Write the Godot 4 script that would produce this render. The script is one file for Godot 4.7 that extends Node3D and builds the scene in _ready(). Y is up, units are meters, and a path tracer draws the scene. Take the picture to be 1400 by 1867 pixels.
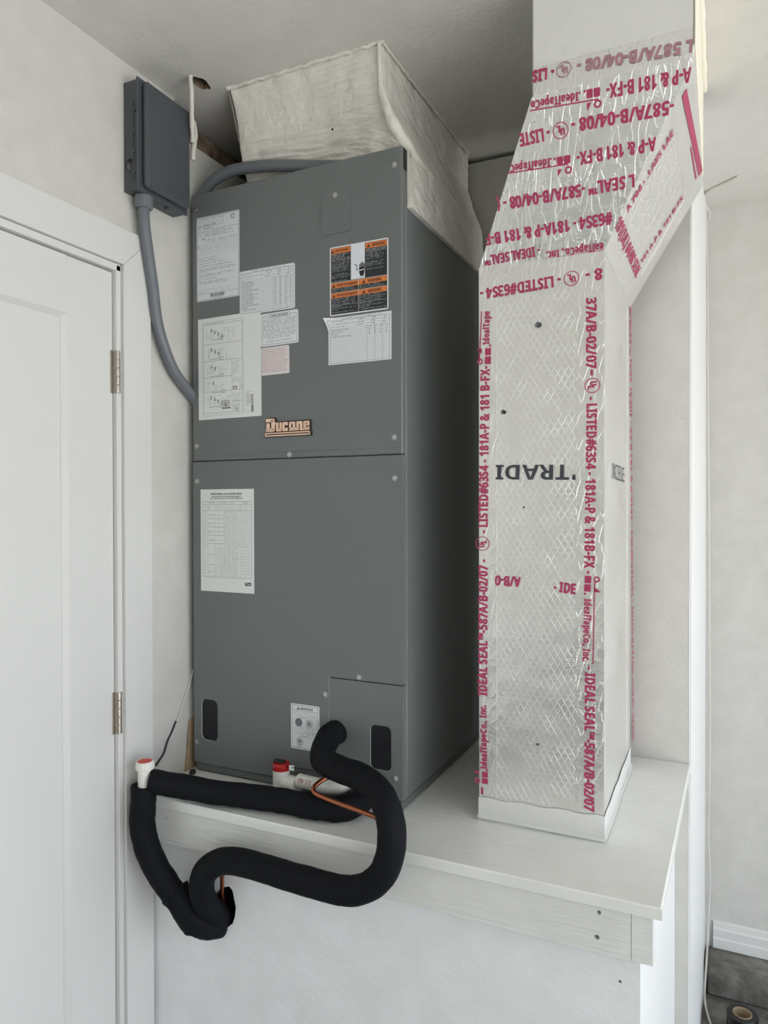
extends Node3D

# ---------------------------------------------------------------- camera model (pixels of the 1400x1867 photograph -> rays)
const EYE := Vector3(0.0, 1.55, 0.0)
const CAM_ROT := Vector3(-0.0093722, 0.4383146, -0.0018835)
const FOCAL := 1310.404
const CEIL := 2.51
const WL := -1.17          # left wall face
const ZB := -1.92          # wall behind the platform
const ZF := -2.56          # far wall
const PY := 0.91           # platform top
const OPEN_RIGHT := [[-2.1, 2.3, 2.35]]     # doorways in the right wall: z from, z to, height
const OPEN_REAR := []         # doorways in the rear wall: x from, x to, height
var cam_basis: Basis
var mats := {}
var fonts := {}
var rng := RandomNumberGenerator.new()

func ray(px: float, py: float) -> Vector3:
	return cam_basis * Vector3((px - 700.0) / FOCAL, -(py - 933.5) / FOCAL, -1.0)
func hit(px: float, py: float, p: Vector3, n: Vector3) -> Vector3:
	var d := ray(px, py)
	return EYE + d * ((p - EYE).dot(n) / d.dot(n))
func at_x(px: float, py: float, x: float) -> Vector3: return hit(px, py, Vector3(x, 0, 0), Vector3.RIGHT)
func at_y(px: float, py: float, y: float) -> Vector3: return hit(px, py, Vector3(0, y, 0), Vector3.UP)
func at_z(px: float, py: float, z: float) -> Vector3: return hit(px, py, Vector3(0, 0, z), Vector3.BACK)

# ---------------------------------------------------------------- mesh helpers
func begin() -> SurfaceTool:
	var st := SurfaceTool.new()
	st.begin(Mesh.PRIMITIVE_TRIANGLES)
	st.set_smooth_group(-1)
	return st
func face(st: SurfaceTool, pts: Array, out_dir: Vector3, uvs: Array = []) -> void:
	# a flat or nearly flat polygon (fan) whose front looks along out_dir
	var n := Vector3.ZERO
	for i in range(1, pts.size() - 1):
		n += (pts[i] - pts[0]).cross(pts[i + 1] - pts[0])
	var flip: bool = n.dot(out_dir) > 0.0     # front faces run clockwise
	for i in range(1, pts.size() - 1):
		var idx := [0, i + 1, i] if flip else [0, i, i + 1]
		for k in idx:
			if uvs.size(): st.set_uv(uvs[k])
			st.add_vertex(pts[k])
func bev(st: SurfaceTool, c: Vector3, s: Vector3, b := 0.002) -> void:
	# a box of size s round c with chamfered edges
	var h := s * 0.5
	b = minf(b, minf(h.x, minf(h.y, h.z)) * 0.9)
	for ax in 3:
		for sg in [-1.0, 1.0]:
			var u := (ax + 1) % 3
			var v := (ax + 2) % 3
			var pts := []
			for q in [[-1, -1], [1, -1], [1, 1], [-1, 1]]:
				var p := Vector3.ZERO
				p[ax] = sg * h[ax]
				p[u] = q[0] * (h[u] - b)
				p[v] = q[1] * (h[v] - b)
				pts.append(c + p)
			var d := Vector3.ZERO
			d[ax] = sg
			face(st, pts, d)
	if b <= 0.0: return
	for ax in 3:
		var u := (ax + 1) % 3
		var v := (ax + 2) % 3
		for su in [-1.0, 1.0]:
			for sv in [-1.0, 1.0]:
				var pts := []
				for q in [[-1, 0], [1, 0], [1, 1], [-1, 1]]:
					var p := Vector3.ZERO
					p[ax] = q[0] * (h[ax] - b)
					p[u] = su * (h[u] if q[1] == 0 else h[u] - b)
					p[v] = sv * (h[v] - b if q[1] == 0 else h[v])
					pts.append(c + p)
				var d := Vector3.ZERO
				d[u] = su
				d[v] = sv
				face(st, pts, d)
	for sx in [-1.0, 1.0]:
		for sy in [-1.0, 1.0]:
			for sz in [-1.0, 1.0]:
				var s3 := Vector3(sx, sy, sz)
				face(st, [c + s3 * Vector3(h.x, h.y - b, h.z - b), c + s3 * Vector3(h.x - b, h.y, h.z - b), c + s3 * Vector3(h.x - b, h.y - b, h.z)], s3)
func span(st: SurfaceTool, a: Vector3, b: Vector3, bv := 0.0) -> void:
	bev(st, (a + b) * 0.5, (b - a).abs(), bv)
func spline(pts: Array, n := 8) -> Array:
	var out := []
	for i in pts.size() - 1:
		var a: Vector3 = pts[maxi(i - 1, 0)]
		var b: Vector3 = pts[i]
		var c: Vector3 = pts[i + 1]
		var d: Vector3 = pts[mini(i + 2, pts.size() - 1)]
		for k in n:
			out.append(b.cubic_interpolate(c, a, d, float(k) / n))
	out.append(pts[-1])
	return out
func tube(st: SurfaceTool, path: Array, radii, seg := 16, wob := 0.0, sd := 1) -> void:
	var nz := FastNoiseLite.new()
	nz.seed = sd
	nz.frequency = 9.0
	var rings := []
	var up := Vector3(0.3, 0.7, 0.2).normalized()
	for i in path.size():
		var t: Vector3 = ((path[mini(i + 1, path.size() - 1)] as Vector3) - (path[maxi(i - 1, 0)] as Vector3)).normalized()
		up = (up - t * up.dot(t)).normalized()
		var side := t.cross(up)
		var r: float = radii if radii is float else radii[i]
		var ring := []
		for k in seg:
			var a := TAU * k / seg
			var d := up * cos(a) + side * sin(a)
			var p: Vector3 = path[i]
			if wob > 0.0: r = (radii if radii is float else radii[i]) + wob * nz.get_noise_3dv((p + d * 0.02) * 3.0)
			ring.append(p + d * r)
		rings.append(ring)
	st.set_smooth_group(0)
	for i in path.size() - 1:
		for k in seg:
			var q := (k + 1) % seg
			var mid: Vector3 = (rings[i][k] + rings[i][q] + rings[i + 1][k] + rings[i + 1][q]) * 0.25
			face(st, [rings[i][k], rings[i][q], rings[i + 1][q], rings[i + 1][k]], mid - ((path[i] as Vector3) + (path[i + 1] as Vector3)) * 0.5)
	st.set_smooth_group(-1)
	face(st, rings[0], (path[0] as Vector3) - (path[1] as Vector3))
	face(st, rings[-1], (path[-1] as Vector3) - (path[-2] as Vector3))
func lathe(st: SurfaceTool, base: Vector3, axis: Vector3, prof: Array, seg := 24) -> void:
	# prof: [radius, height] pairs along axis; outward is decided by walking the profile upward on the outside
	var u := axis.cross(Vector3(0.31, 0.2, 0.93)).normalized()
	var v := axis.cross(u).normalized()
	for i in prof.size() - 1:
		var r0: float = prof[i][0]
		var h0: float = prof[i][1]
		var r1: float = prof[i + 1][0]
		var h1: float = prof[i + 1][1]
		for k in seg:
			var a := TAU * k / seg
			var b := TAU * (k + 1) / seg
			var da := u * cos(a) + v * sin(a)
			var db := u * cos(b) + v * sin(b)
			var dm := (da + db).normalized()
			var nrm := dm * (h1 - h0) - axis * (r1 - r0)
			var pts := [base + da * r0 + axis * h0, base + db * r0 + axis * h0, base + db * r1 + axis * h1, base + da * r1 + axis * h1]
			if r0 < 1e-6: pts = [pts[0], pts[2], pts[3]]
			elif r1 < 1e-6: pts = [pts[0], pts[1], pts[2]]
			face(st, pts, nrm)
func grid(st: SurfaceTool, f: Callable, nu: int, nv: int, out_dir: Vector3) -> void:
	st.set_smooth_group(0)
	var pts := []
	for j in nv + 1:
		for i in nu + 1:
			pts.append(f.call(float(i) / nu, float(j) / nv))
	for j in nv:
		for i in nu:
			var a: int = j * (nu + 1) + i
			face(st, [pts[a], pts[a + 1], pts[a + nu + 2], pts[a + nu + 1]], out_dir)
	st.set_smooth_group(-1)
func done(st: SurfaceTool) -> ArrayMesh:
	st.generate_normals()
	return st.commit()

# ---------------------------------------------------------------- node helpers
func mi(parent: Node, called: String, m: Mesh, material: Material, label := "") -> MeshInstance3D:
	var o := MeshInstance3D.new()
	o.name = called
	o.mesh = m
	o.material_override = material
	o.cast_shadow = GeometryInstance3D.SHADOW_CASTING_SETTING_ON
	parent.add_child(o, true)
	if label: o.set_meta("label", label)
	return o
func part(parent: Node, called: String, st: SurfaceTool, material: Material, label := "") -> MeshInstance3D:
	return mi(parent, called, done(st), material, label)
func thing(called: String, label: String, category: String, at := Vector3.ZERO, group := "") -> Node3D:
	var o := Node3D.new()
	o.name = called
	add_child(o, true)
	o.position = at
	o.set_meta("label", label)
	o.set_meta("category", category)
	if group: o.set_meta("group", group)
	return o
func struct(called: String, st: SurfaceTool, material: Material, label := "") -> MeshInstance3D:
	var o := part(self, called, st, material)
	o.set_meta("kind", "structure")
	if label: o.set_meta("label", label)
	return o
func boxpart(parent: Node, called: String, a: Vector3, b: Vector3, material: Material, bv := 0.0, label := "") -> MeshInstance3D:
	var st := begin()
	span(st, a, b, bv)
	return part(parent, called, st, material, label)

# ---------------------------------------------------------------- materials and textures
func noise_tex(freq: float, sd: int, bump := -1.0, octaves := 4, kind := FastNoiseLite.TYPE_SIMPLEX_SMOOTH, size := 512, lo := Color.BLACK, hi := Color.WHITE) -> NoiseTexture2D:
	var n := FastNoiseLite.new()
	n.noise_type = kind
	n.frequency = freq
	n.seed = sd
	n.fractal_octaves = octaves
	var t := NoiseTexture2D.new()
	t.width = size
	t.height = size
	t.seamless = true
	t.noise = n
	if bump >= 0.0:
		t.as_normal_map = true
		t.bump_strength = bump
	else:
		var g := Gradient.new()
		g.set_color(0, lo)
		g.set_color(1, hi)
		t.color_ramp = g
	return t
func srgb(r: float, g: float, b: float) -> Color: return Color(r / 255.0, g / 255.0, b / 255.0)
func mat(called: String, c: Color, rough := 0.6, metal := 0.0, nrm: Texture2D = null, nscale := 1.0, tile := 1.0, col: Texture2D = null) -> StandardMaterial3D:
	var m := StandardMaterial3D.new()
	m.resource_name = called
	m.albedo_color = c
	m.roughness = rough
	m.metallic = metal
	if nrm or col:
		m.uv1_triplanar = true
		m.uv1_scale = Vector3.ONE * tile
	if nrm:
		m.normal_enabled = true
		m.normal_texture = nrm
		m.normal_scale = nscale
	if col: m.albedo_texture = col
	mats[called] = m
	return m
func from_image(im: Image) -> ImageTexture: return ImageTexture.create_from_image(im)

func make_materials() -> void:
	var peel := noise_tex(0.06, 3, 3.0, 3)
	var mott := noise_tex(0.008, 5, -1.0, 5, FastNoiseLite.TYPE_SIMPLEX_SMOOTH, 512, Color(0.965, 0.965, 0.96), Color.WHITE)
	mat("wall_paint", srgb(207, 205, 198), 0.62, 0.0, peel, 0.22, 2.5, mott)
	mat("ceiling_paint", srgb(220, 218, 211), 0.7, 0.0, peel, 0.3, 2.0, mott)
	mat("trim_paint", srgb(215, 215, 211), 0.38, 0.0, noise_tex(0.01, 8, 2.0, 3), 0.08, 2.0)
	# brushed paint over wood: streaks along x
	var brush := Image.create(512, 512, false, Image.FORMAT_RGB8)
	var n := FastNoiseLite.new()
	n.seed = 11
	n.frequency = 0.02
	n.fractal_octaves = 4
	for y in 512:
		for x in 512:
			var ang := TAU * x / 512.0
			var v := n.get_noise_3d(cos(ang) * 22.0, sin(ang) * 22.0, absf(256.0 - y) * 5.0) * 0.5 + 0.5
			brush.set_pixel(x, y, Color(v, v, v))
	var bn: Image = brush.duplicate()
	bn.bump_map_to_normal_map(3.0)
	var brush_n := from_image(bn)
	mat("platform_paint", srgb(234, 235, 230), 0.28, 0.0, brush_n, 0.16, 1.6, mott)
	mat("fascia_paint", srgb(226, 227, 222), 0.5, 0.0, brush_n, 0.5, 2.2, mott)
	mat("lit_end_paint", srgb(240, 241, 239), 0.45, 0.0, peel, 0.06, 2.0)  # whiter than walls and trim: carries the daylight on right-facing faces
	mat("panel_paint", srgb(238, 240, 240), 0.5, 0.0, peel, 0.12, 2.0, mott)
	mat("concrete", srgb(134, 131, 124), 0.85, 0.0, noise_tex(0.03, 21, 5.0, 5), 0.6, 1.5, noise_tex(0.012, 22, -1.0, 5, FastNoiseLite.TYPE_SIMPLEX_SMOOTH, 512, Color(0.55, 0.54, 0.52), Color.WHITE))
	mat("cabinet", srgb(110, 114, 113), 0.42, 0.0, noise_tex(0.02, 31, 2.0, 2), 0.03, 1.2)
	mat("cabinet_dark", srgb(16, 18, 24), 0.5)
	mat("cabinet_base", srgb(102, 106, 105), 0.45)
	mat("screw", srgb(190, 192, 192), 0.3, 1.0)
	mat("black_foam", srgb(16, 18, 22), 0.75, 0.0, noise_tex(0.02, 41, 2.0, 3), 0.12, 4.0).metallic_specular = 0.3
	mat("black_plastic", srgb(14, 14, 16), 0.35)
	mat("pvc", srgb(232, 230, 222), 0.35)
	mat("red_cap", srgb(214, 62, 46), 0.45)
	mat("red_clear", srgb(170, 28, 26), 0.25)
	mat("copper", srgb(172, 104, 76), 0.32, 1.0, noise_tex(0.03, 43, 2.0, 2), 0.1, 8.0)
	mat("grey_pvc", srgb(108, 112, 117), 0.38, 0.0, noise_tex(0.03, 44, 1.5, 2), 0.06, 6.0)
	mat("grey_box", srgb(72, 76, 80), 0.42, 0.0, noise_tex(0.08, 45, 1.5, 2), 0.08, 6.0)
	mat("nickel", srgb(176, 168, 156), 0.34, 1.0)
	mat("label_white", srgb(225, 228, 228), 0.45)
	mat("ink", srgb(28, 30, 34), 0.6)
	mat("ink_soft", srgb(70, 74, 78), 0.6)
	mat("ink_dot", srgb(62, 66, 72), 0.6)
	mat("ink_white", srgb(210, 214, 216), 0.6)
	mat("orange", srgb(226, 128, 62), 0.5)
	mat("peach", srgb(243, 206, 178), 0.4)
	mat("tape_ink", srgb(178, 62, 100), 0.45, 0.2)
	mat("tape_ink_faint", srgb(172, 128, 138), 0.6)
	mat("wood_dark", srgb(150, 130, 106), 0.85, 0.0, noise_tex(0.03, 51, 4.0, 4), 0.6, 3.0, noise_tex(0.02, 52, -1.0, 4, FastNoiseLite.TYPE_SIMPLEX_SMOOTH, 256, Color(0.45, 0.42, 0.4), Color.WHITE))
	mat("wood_raw", srgb(176, 152, 120), 0.8, 0.0, noise_tex(0.03, 53, 4.0, 4), 0.5, 3.0)
	mat("cardboard", srgb(158, 138, 112), 0.8)
	mat("cable_white", srgb(212, 208, 198), 0.5)
	mat("driveway", srgb(196, 194, 188), 0.9, 0.0, noise_tex(0.03, 61, 4.0, 4), 0.3, 0.8)
	# mastic / trowelled sealant
	mat("mastic", srgb(234, 231, 221), 0.75, 0.0, noise_tex(0.012, 71, 7.0, 5), 1.1, 2.2, noise_tex(0.01, 72, -1.0, 5, FastNoiseLite.TYPE_SIMPLEX_SMOOTH, 512, Color(0.93, 0.93, 0.92), Color.WHITE))
	mat("duct_paint", srgb(224, 224, 220), 0.5, 0.0, noise_tex(0.02, 73, 4.0, 4), 0.3, 3.0)
	mat("cream_bead", srgb(240, 234, 216), 0.6, 0.0, noise_tex(0.02, 74, 5.0, 4), 0.5, 3.0)
	# foil: crinkles
	var crinkle := foil_height(false)
	var scrim := foil_height(true)
	var smear := noise_tex(0.005, 81, -1.0, 2, FastNoiseLite.TYPE_SIMPLEX_SMOOTH, 256, Color(0.26, 0.26, 0.26), Color(0.38, 0.38, 0.38))
	for a in [["foil_scrim", scrim, 1.0], ["foil_tape", crinkle, 1.0], ["foil_tape_smooth", crinkle, 0.6]]:
		var m := mat(a[0], srgb(246, 246, 243), 1.0, 0.9, a[1], a[2], 1.0 / 0.32)
		m.roughness_texture = smear
		m.roughness_texture_channel = BaseMaterial3D.TEXTURE_CHANNEL_RED

func foil_height(with_scrim: bool) -> ImageTexture:
	# relief of the facing, heights in texels of 0.42 mm (the tile is 0.32 m)
	var s := 768
	var im := Image.create(s, s, false, Image.FORMAT_RGBF)
	var big := FastNoiseLite.new()
	big.seed = 91 if with_scrim else 92
	big.frequency = 0.0065
	big.fractal_octaves = 2
	var fine := FastNoiseLite.new()
	fine.seed = 93
	fine.frequency = 0.06
	fine.fractal_octaves = 2
	var crease := FastNoiseLite.new()
	crease.seed = 94
	crease.frequency = 0.011
	crease.fractal_octaves = 2
	for y in s:
		for x in s:
			# blend with a shifted copy so that the edges meet
			var fx := float(x) / s
			var fy := float(y) / s
			var wx := smoothstep(0.85, 1.0, fx)
			var wy := smoothstep(0.85, 1.0, fy)
			var v := 0.0
			for q in [[0, 0, (1 - wx) * (1 - wy)], [1, 0, wx * (1 - wy)], [0, 1, (1 - wx) * wy], [1, 1, wx * wy]]:
				if q[2] <= 0.0: continue
				var X: float = x - q[0] * s
				var Y: float = y - q[1] * s
				var t: float = (2.6 if with_scrim else 4.0) * big.get_noise_2d(X, Y) + 0.16 * fine.get_noise_2d(X, Y)
				if not with_scrim:
					var k := 1.0 - absf(crease.get_noise_2d(X * 1.5 + Y * 0.3, Y * 0.45))
					t += 2.4 * pow(k, 14.0)
					k = 1.0 - absf(crease.get_noise_2d(X * 0.6 + 3000.0, Y * 2.0 - X * 0.5))
					t += 1.2 * pow(k, 16.0)
				v += q[2] * t
			if with_scrim:
				var u1 := fposmod(fx * 24.0 + fy * 14.0, 1.0)
				var u2 := fposmod(fx * 24.0 - fy * 14.0, 1.0)
				var u3 := fposmod(fy * 34.0, 1.0)
				var l := maxf(exp(-pow((u1 - 0.5) / 0.07, 2.0)), exp(-pow((u2 - 0.5) / 0.07, 2.0)))
				var am := clampf(0.7 + 0.9 * big.get_noise_2d(x + 4000.0, y), 0.3, 1.0) * (1.0 - wx) + 0.6 * wx
				v += am * (1.15 * l + 0.6 * exp(-pow((u3 - 0.5) / 0.06, 2.0)))
			v = clampf(v / 12.0 + 0.45, 0.0, 1.0)
			im.set_pixel(x, y, Color(v, v, v))
	im.bump_map_to_normal_map(12.0)
	return from_image(im)

# ---------------------------------------------------------------- lettering
func get_font(bold: bool) -> Font:
	if not fonts.has(bold):
		var f := SystemFont.new()
		f.font_names = PackedStringArray(["Droid Sans"])
		f.font_weight = 700 if bold else 400
		fonts[bold] = f
	return fonts[bold]
func letters(parent: Node, called: String, text: String, cap: float, xf: Transform3D, m: Material, fit := 0.0, bold := true, depth := 0.0003, heavy := 0.0) -> MeshInstance3D:
	var t := TextMesh.new()
	t.text = text
	t.font = get_font(bold)
	t.font_size = 32
	t.pixel_size = cap / (0.714 * 32.0)
	t.depth = depth
	t.curve_step = 1.5
	t.horizontal_alignment = HORIZONTAL_ALIGNMENT_CENTER
	t.vertical_alignment = VERTICAL_ALIGNMENT_CENTER
	var w: float = t.get_aabb().size.x
	var c: Vector3 = t.get_aabb().get_center()
	var sx: float = fit / w if fit > 0.0 and w > 0.0 else 1.0
	var mesh: Mesh = t
	if heavy > 0.0:
		var st := SurfaceTool.new()
		var h := cap * heavy
		for q in [Vector3(-h, 0, 0), Vector3(h, 0, 0.00001), Vector3(0, h * 0.6, 0.00002), Vector3(0, -h * 0.6, 0.00003)]:
			st.append_from(t, 0, Transform3D(Basis(), q))
		mesh = st.commit()
	var o := mi(parent, called, mesh, m)
	o.transform = xf * Transform3D(Basis.from_scale(Vector3(sx, 1, 1)), Vector3(-c.x * sx, -c.y, 0))
	return o
func ring_mesh(r: float, w: float) -> ArrayMesh:
	var st := begin()
	for k in 28:
		var a := TAU * k / 28
		var b := TAU * (k + 1) / 28
		var d0 := Vector3(cos(a), sin(a), 0)
		var d1 := Vector3(cos(b), sin(b), 0)
		face(st, [d0 * r, d1 * r, d1 * (r - w), d0 * (r - w)], Vector3.BACK)
	return done(st)
# print between two pixels on a plane of the duct (point, normal)
func ink(parent: Node3D, pl: Array, a: Vector2, b: Vector2, cap: float, text: String, m: Material, lift := 0.0011, called := "tape_print") -> void:
	var A := hit(a.x, a.y, pl[0], pl[1])
	var B := hit(b.x, b.y, pl[0], pl[1])
	var ux := (B - A).normalized()
	var nn: Vector3 = pl[1]
	var uy := nn.cross(ux).normalized()
	var xf := Transform3D(Basis(ux, uy, nn), (A + B) * 0.5 + nn * lift)
	letters(parent, called, text, cap, parent.transform.affine_inverse() * xf, m, (B - A).length(), m != mats.ink_soft, 0.0002, 0.0 if m == mats.ink_soft or m == mats.ink_dot else 0.035)
func ink_ul(parent: Node3D, pl: Array, c: Vector2, toward: Vector2, r: float, m: Material, lift := 0.0011) -> void:
	var A := hit(c.x, c.y, pl[0], pl[1])
	var B := hit(toward.x, toward.y, pl[0], pl[1])
	var ux := (B - A).normalized()
	var nn: Vector3 = pl[1]
	var uy := nn.cross(ux).normalized()
	var xf := parent.transform.affine_inverse() * Transform3D(Basis(ux, uy, nn), A + nn * lift)
	var o := mi(parent, "tape_print", ring_mesh(r, r * 0.11), m)
	o.transform = xf
	letters(parent, "tape_print", "U", r * 0.8, xf * Transform3D(Basis(), Vector3(-r * 0.26, r * 0.14, 0)), m, r * 0.5, true, 0.0002, 0.05)
	letters(parent, "tape_print", "L", r * 0.8, xf * Transform3D(Basis(), Vector3(r * 0.28, -r * 0.16, 0)), m, r * 0.42, true, 0.0002, 0.05)
func ink_logo(parent: Node3D, pl: Array, a: Vector2, b: Vector2, cap: float, m: Material, lift := 0.0011) -> void:
	# the maker's mark: two blocks, a hook and a wedge
	var A := hit(a.x, a.y, pl[0], pl[1])
	var B := hit(b.x, b.y, pl[0], pl[1])
	var ux := (B - A).normalized()
	var L := (B - A).length()
	var nn: Vector3 = pl[1]
	var uy := nn.cross(ux).normalized()
	var st := begin()
	var k := L / 10.0
	for r in [[0, -0.5, 3.6, 0.62], [4.2, -0.5, 3.4, 0.62], [8.2, -0.5, 1.0, 0.2]]:
		var p := [Vector3(r[0] * k, r[1] * cap, 0), Vector3((r[0] + r[2]) * k, r[1] * cap, 0), Vector3((r[0] + r[2]) * k, (r[1] + r[3]) * cap, 0), Vector3(r[0] * k, (r[1] + r[3]) * cap, 0)]
		face(st, p, Vector3.BACK)
	for q in 14:
		var t0 := TAU * q / 14
		var t1 := TAU * (q + 1) / 14
		var cc := Vector3(1.4 * k, 0.62 * cap, 0)
		var ro := 0.3 * cap
		face(st, [cc + Vector3(cos(t0), sin(t0), 0) * ro, cc + Vector3(cos(t1), sin(t1), 0) * ro, cc + Vector3(cos(t1), sin(t1), 0) * ro * 0.55, cc + Vector3(cos(t0), sin(t0), 0) * ro * 0.55], Vector3.BACK)
	face(st, [Vector3(5.0 * k, 0.45 * cap, 0), Vector3(7.6 * k, 0.45 * cap, 0), Vector3(7.4 * k, 1.05 * cap, 0)], Vector3.BACK)
	var o := part(parent, "tape_print", st, m)
	o.transform = parent.transform.affine_inverse() * Transform3D(Basis(ux, uy, nn), A + nn * lift)
func ink_bar(parent: Node3D, pl: Array, a: Vector2, b: Vector2, w: float, m: Material, lift := 0.0011) -> void:
	var A := hit(a.x, a.y, pl[0], pl[1])
	var B := hit(b.x, b.y, pl[0], pl[1])
	var ux := (B - A).normalized()
	var nn: Vector3 = pl[1]
	var uy := nn.cross(ux).normalized() * w * 0.5
	var st := begin()
	var I := parent.transform.affine_inverse()
	face(st, [I * (A - uy + nn * lift), I * (B - uy + nn * lift), I * (B + uy + nn * lift), I * (A + uy + nn * lift)], nn)
	part(parent, "tape_print", st, m)

# ---------------------------------------------------------------- the scene
func _ready() -> void:
	rng.seed = 7
	# camera
	var cam := Camera3D.new()
	cam.name = "camera"
	cam.position = EYE
	cam.rotation = CAM_ROT
	cam.fov = rad_to_deg(2.0 * atan(933.5 / FOCAL))
	cam.near = 0.02
	add_child(cam)
	cam.current = true
	cam_basis = Basis.from_euler(CAM_ROT)
	# daylight: sky through the open garage door on the right
	var env := Environment.new()
	env.background_mode = Environment.BG_SKY
	var sky := Sky.new()
	var sm := ProceduralSkyMaterial.new()
	sm.sky_top_color = Color(0.86, 0.91, 0.98)
	sm.sky_horizon_color = Color(0.93, 0.95, 0.98)
	sm.ground_bottom_color = Color(0.6, 0.6, 0.58)
	sm.ground_horizon_color = Color(0.75, 0.75, 0.74)
	sm.sky_energy_multiplier = 1.0
	sky.sky_material = sm
	env.sky = sky
	env.background_energy_multiplier = 5.2
	env.tonemap_mode = Environment.TONE_MAPPER_LINEAR
	env.tonemap_exposure = 0.67
	env.sdfgi_enabled = true
	env.ssao_enabled = true
	env.ssil_enabled = true
	# sun from the right: it reaches the ground outside and the floor just inside the doorway
	var sun := DirectionalLight3D.new()
	sun.name = "sun"
	sun.light_energy = 8.0
	sun.light_color = Color(0.97, 0.965, 0.985)
	sun.light_angular_distance = 0.6
	sun.shadow_enabled = true
	add_child(sun)
	sun.look_at_from_position(Vector3(3.0, 5.2, -2.6), Vector3.ZERO)
	var we := WorldEnvironment.new()
	we.name = "world_environment"
	we.environment = env
	add_child(we)

	make_materials()
	build_room()
	build_platform()
	build_air_handler()
	build_plenum()
	build_return_duct()
	build_electrical()
	build_lines()
	build_small()

func build_room() -> void:
	var x1 := 2.0
	var z1 := 2.6
	var st := begin()
	span(st, Vector3(-1.5, -0.15, -2.9), Vector3(x1, 0, z1 + 0.2))
	struct("floor", st, mats.concrete)
	st = begin()
	span(st, Vector3(-12, -0.3, -12), Vector3(14, -0.16, 12))
	struct("driveway", st, mats.driveway)
	# ceiling, with the cut round hole beside the disconnect box
	var ceil_c := CSGBox3D.new()
	ceil_c.name = "ceiling"
	ceil_c.size = Vector3(x1 + 1.7, 0.12, z1 + 3.1)
	ceil_c.position = Vector3((x1 - 1.5) * 0.5 + 0.05, CEIL + 0.06, (z1 - 2.9) * 0.5 + 0.1)
	ceil_c.material = mats.ceiling_paint
	var hole := CSGPolygon3D.new()
	hole.name = "hole"
	var hp := PackedVector2Array()
	for k in 14:
		var a := TAU * k / 14
		var r := 0.021 * (1.0 + 0.16 * sin(k * 2.3) + 0.1 * sin(k * 4.1))
		hp.append(Vector2(cos(a) * r * 0.8, sin(a) * r * 1.25))
	hole.polygon = hp
	hole.depth = 0.1
	hole.operation = CSGShape3D.OPERATION_SUBTRACTION
	hole.material = mats.wood_dark
	var hc := at_y(366, 152, CEIL)
	hole.rotation = Vector3(PI / 2, 0, 0)
	hole.position = Vector3(hc.x, CEIL - 0.01, hc.z) - ceil_c.position
	ceil_c.add_child(hole)
	add_child(ceil_c)
	ceil_c.set_meta("kind", "structure")
	# left wall with the door opening; its top strip is broken open above the air handler
	st = begin()
	var t := 0.14
	var zd0 := -1.158
	var zd1 := -0.30
	var dh := 2.062
	span(st, Vector3(WL - t, 0, zd1), Vector3(WL, CEIL, z1))
	span(st, Vector3(WL - t, dh, zd0), Vector3(WL, CEIL, zd1))
	span(st, Vector3(WL - t, 0, -1.335), Vector3(WL, CEIL, zd0))
	span(st, Vector3(WL - t, 0, -2.9), Vector3(WL, 2.43, -1.335))
	struct("wall_left", st, mats.wall_paint)
	var cav := begin()
	span(cav, Vector3(WL - t - 0.02, 2.43, -2.9), Vector3(WL - t, CEIL, -1.335))
	struct("wall_cavity", cav, mats.wood_dark)
	st = begin()
	span(st, Vector3(WL - 0.06, 2.43, -1.92), Vector3(WL - 0.018, 2.487, -1.336), 0.003)
	struct("trim_4", st, mats.wood_dark, "dark bare wood plate exposed where the wall is broken open")
	# wall behind the platform (stops a finger short of the ceiling), return and far wall
	st = begin()
	span(st, Vector3(-1.5, 0, ZB - 0.1), Vector3(-0.0665, CEIL - 0.012, ZB), 0.0)
	struct("wall_back", st, mats.wall_paint)
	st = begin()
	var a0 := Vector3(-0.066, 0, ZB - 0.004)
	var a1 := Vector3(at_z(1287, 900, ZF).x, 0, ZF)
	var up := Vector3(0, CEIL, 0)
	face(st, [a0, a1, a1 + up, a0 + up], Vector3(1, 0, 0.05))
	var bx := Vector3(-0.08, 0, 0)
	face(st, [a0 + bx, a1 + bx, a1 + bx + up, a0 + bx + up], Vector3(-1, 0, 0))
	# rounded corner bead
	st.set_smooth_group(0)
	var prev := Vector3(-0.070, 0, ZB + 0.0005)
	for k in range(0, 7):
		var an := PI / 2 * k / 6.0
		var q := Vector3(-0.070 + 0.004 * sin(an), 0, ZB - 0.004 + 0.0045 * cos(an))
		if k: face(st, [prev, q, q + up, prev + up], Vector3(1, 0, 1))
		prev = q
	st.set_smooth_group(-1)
	struct("wall_return", st, mats.lit_end_paint)
	st = begin()
	span(st, Vector3(-1.5, 0, ZF - 0.12), Vector3(x1 + 0.2, CEIL, ZF))
	struct("wall_far", st, mats.wall_paint)
	# far skirting: stepped profile on a concrete curb
	st = begin()
	var by := 0.118
	var prof := [[0.016, by], [0.016, by + 0.03], [0.0125, by + 0.034], [0.0125, by + 0.058], [0.008, by + 0.064], [0.006, by + 0.078], [0.0, by + 0.082]]
	for i in prof.size() - 1:
		var p0 := Vector3(-0.02, prof[i][1], ZF + prof[i][0])
		var p1 := Vector3(-0.02, prof[i + 1][1], ZF + prof[i + 1][0])
		var dx := Vector3(x1, 0, 0)
		face(st, [p0, p0 + dx, p1 + dx, p1], Vector3(0, 0.3, 1))
	struct("baseboard_far", st, mats.trim_paint)
	st = begin()
	span(st, Vector3(-0.035, 0, ZF), Vector3(x1, 0.116, -2.475), 0.008)
	struct("concrete_curb", st, mats.concrete)
	# right wall and rear wall with their open doorways
	st = begin()
	var prev_z := -2.9
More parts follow.
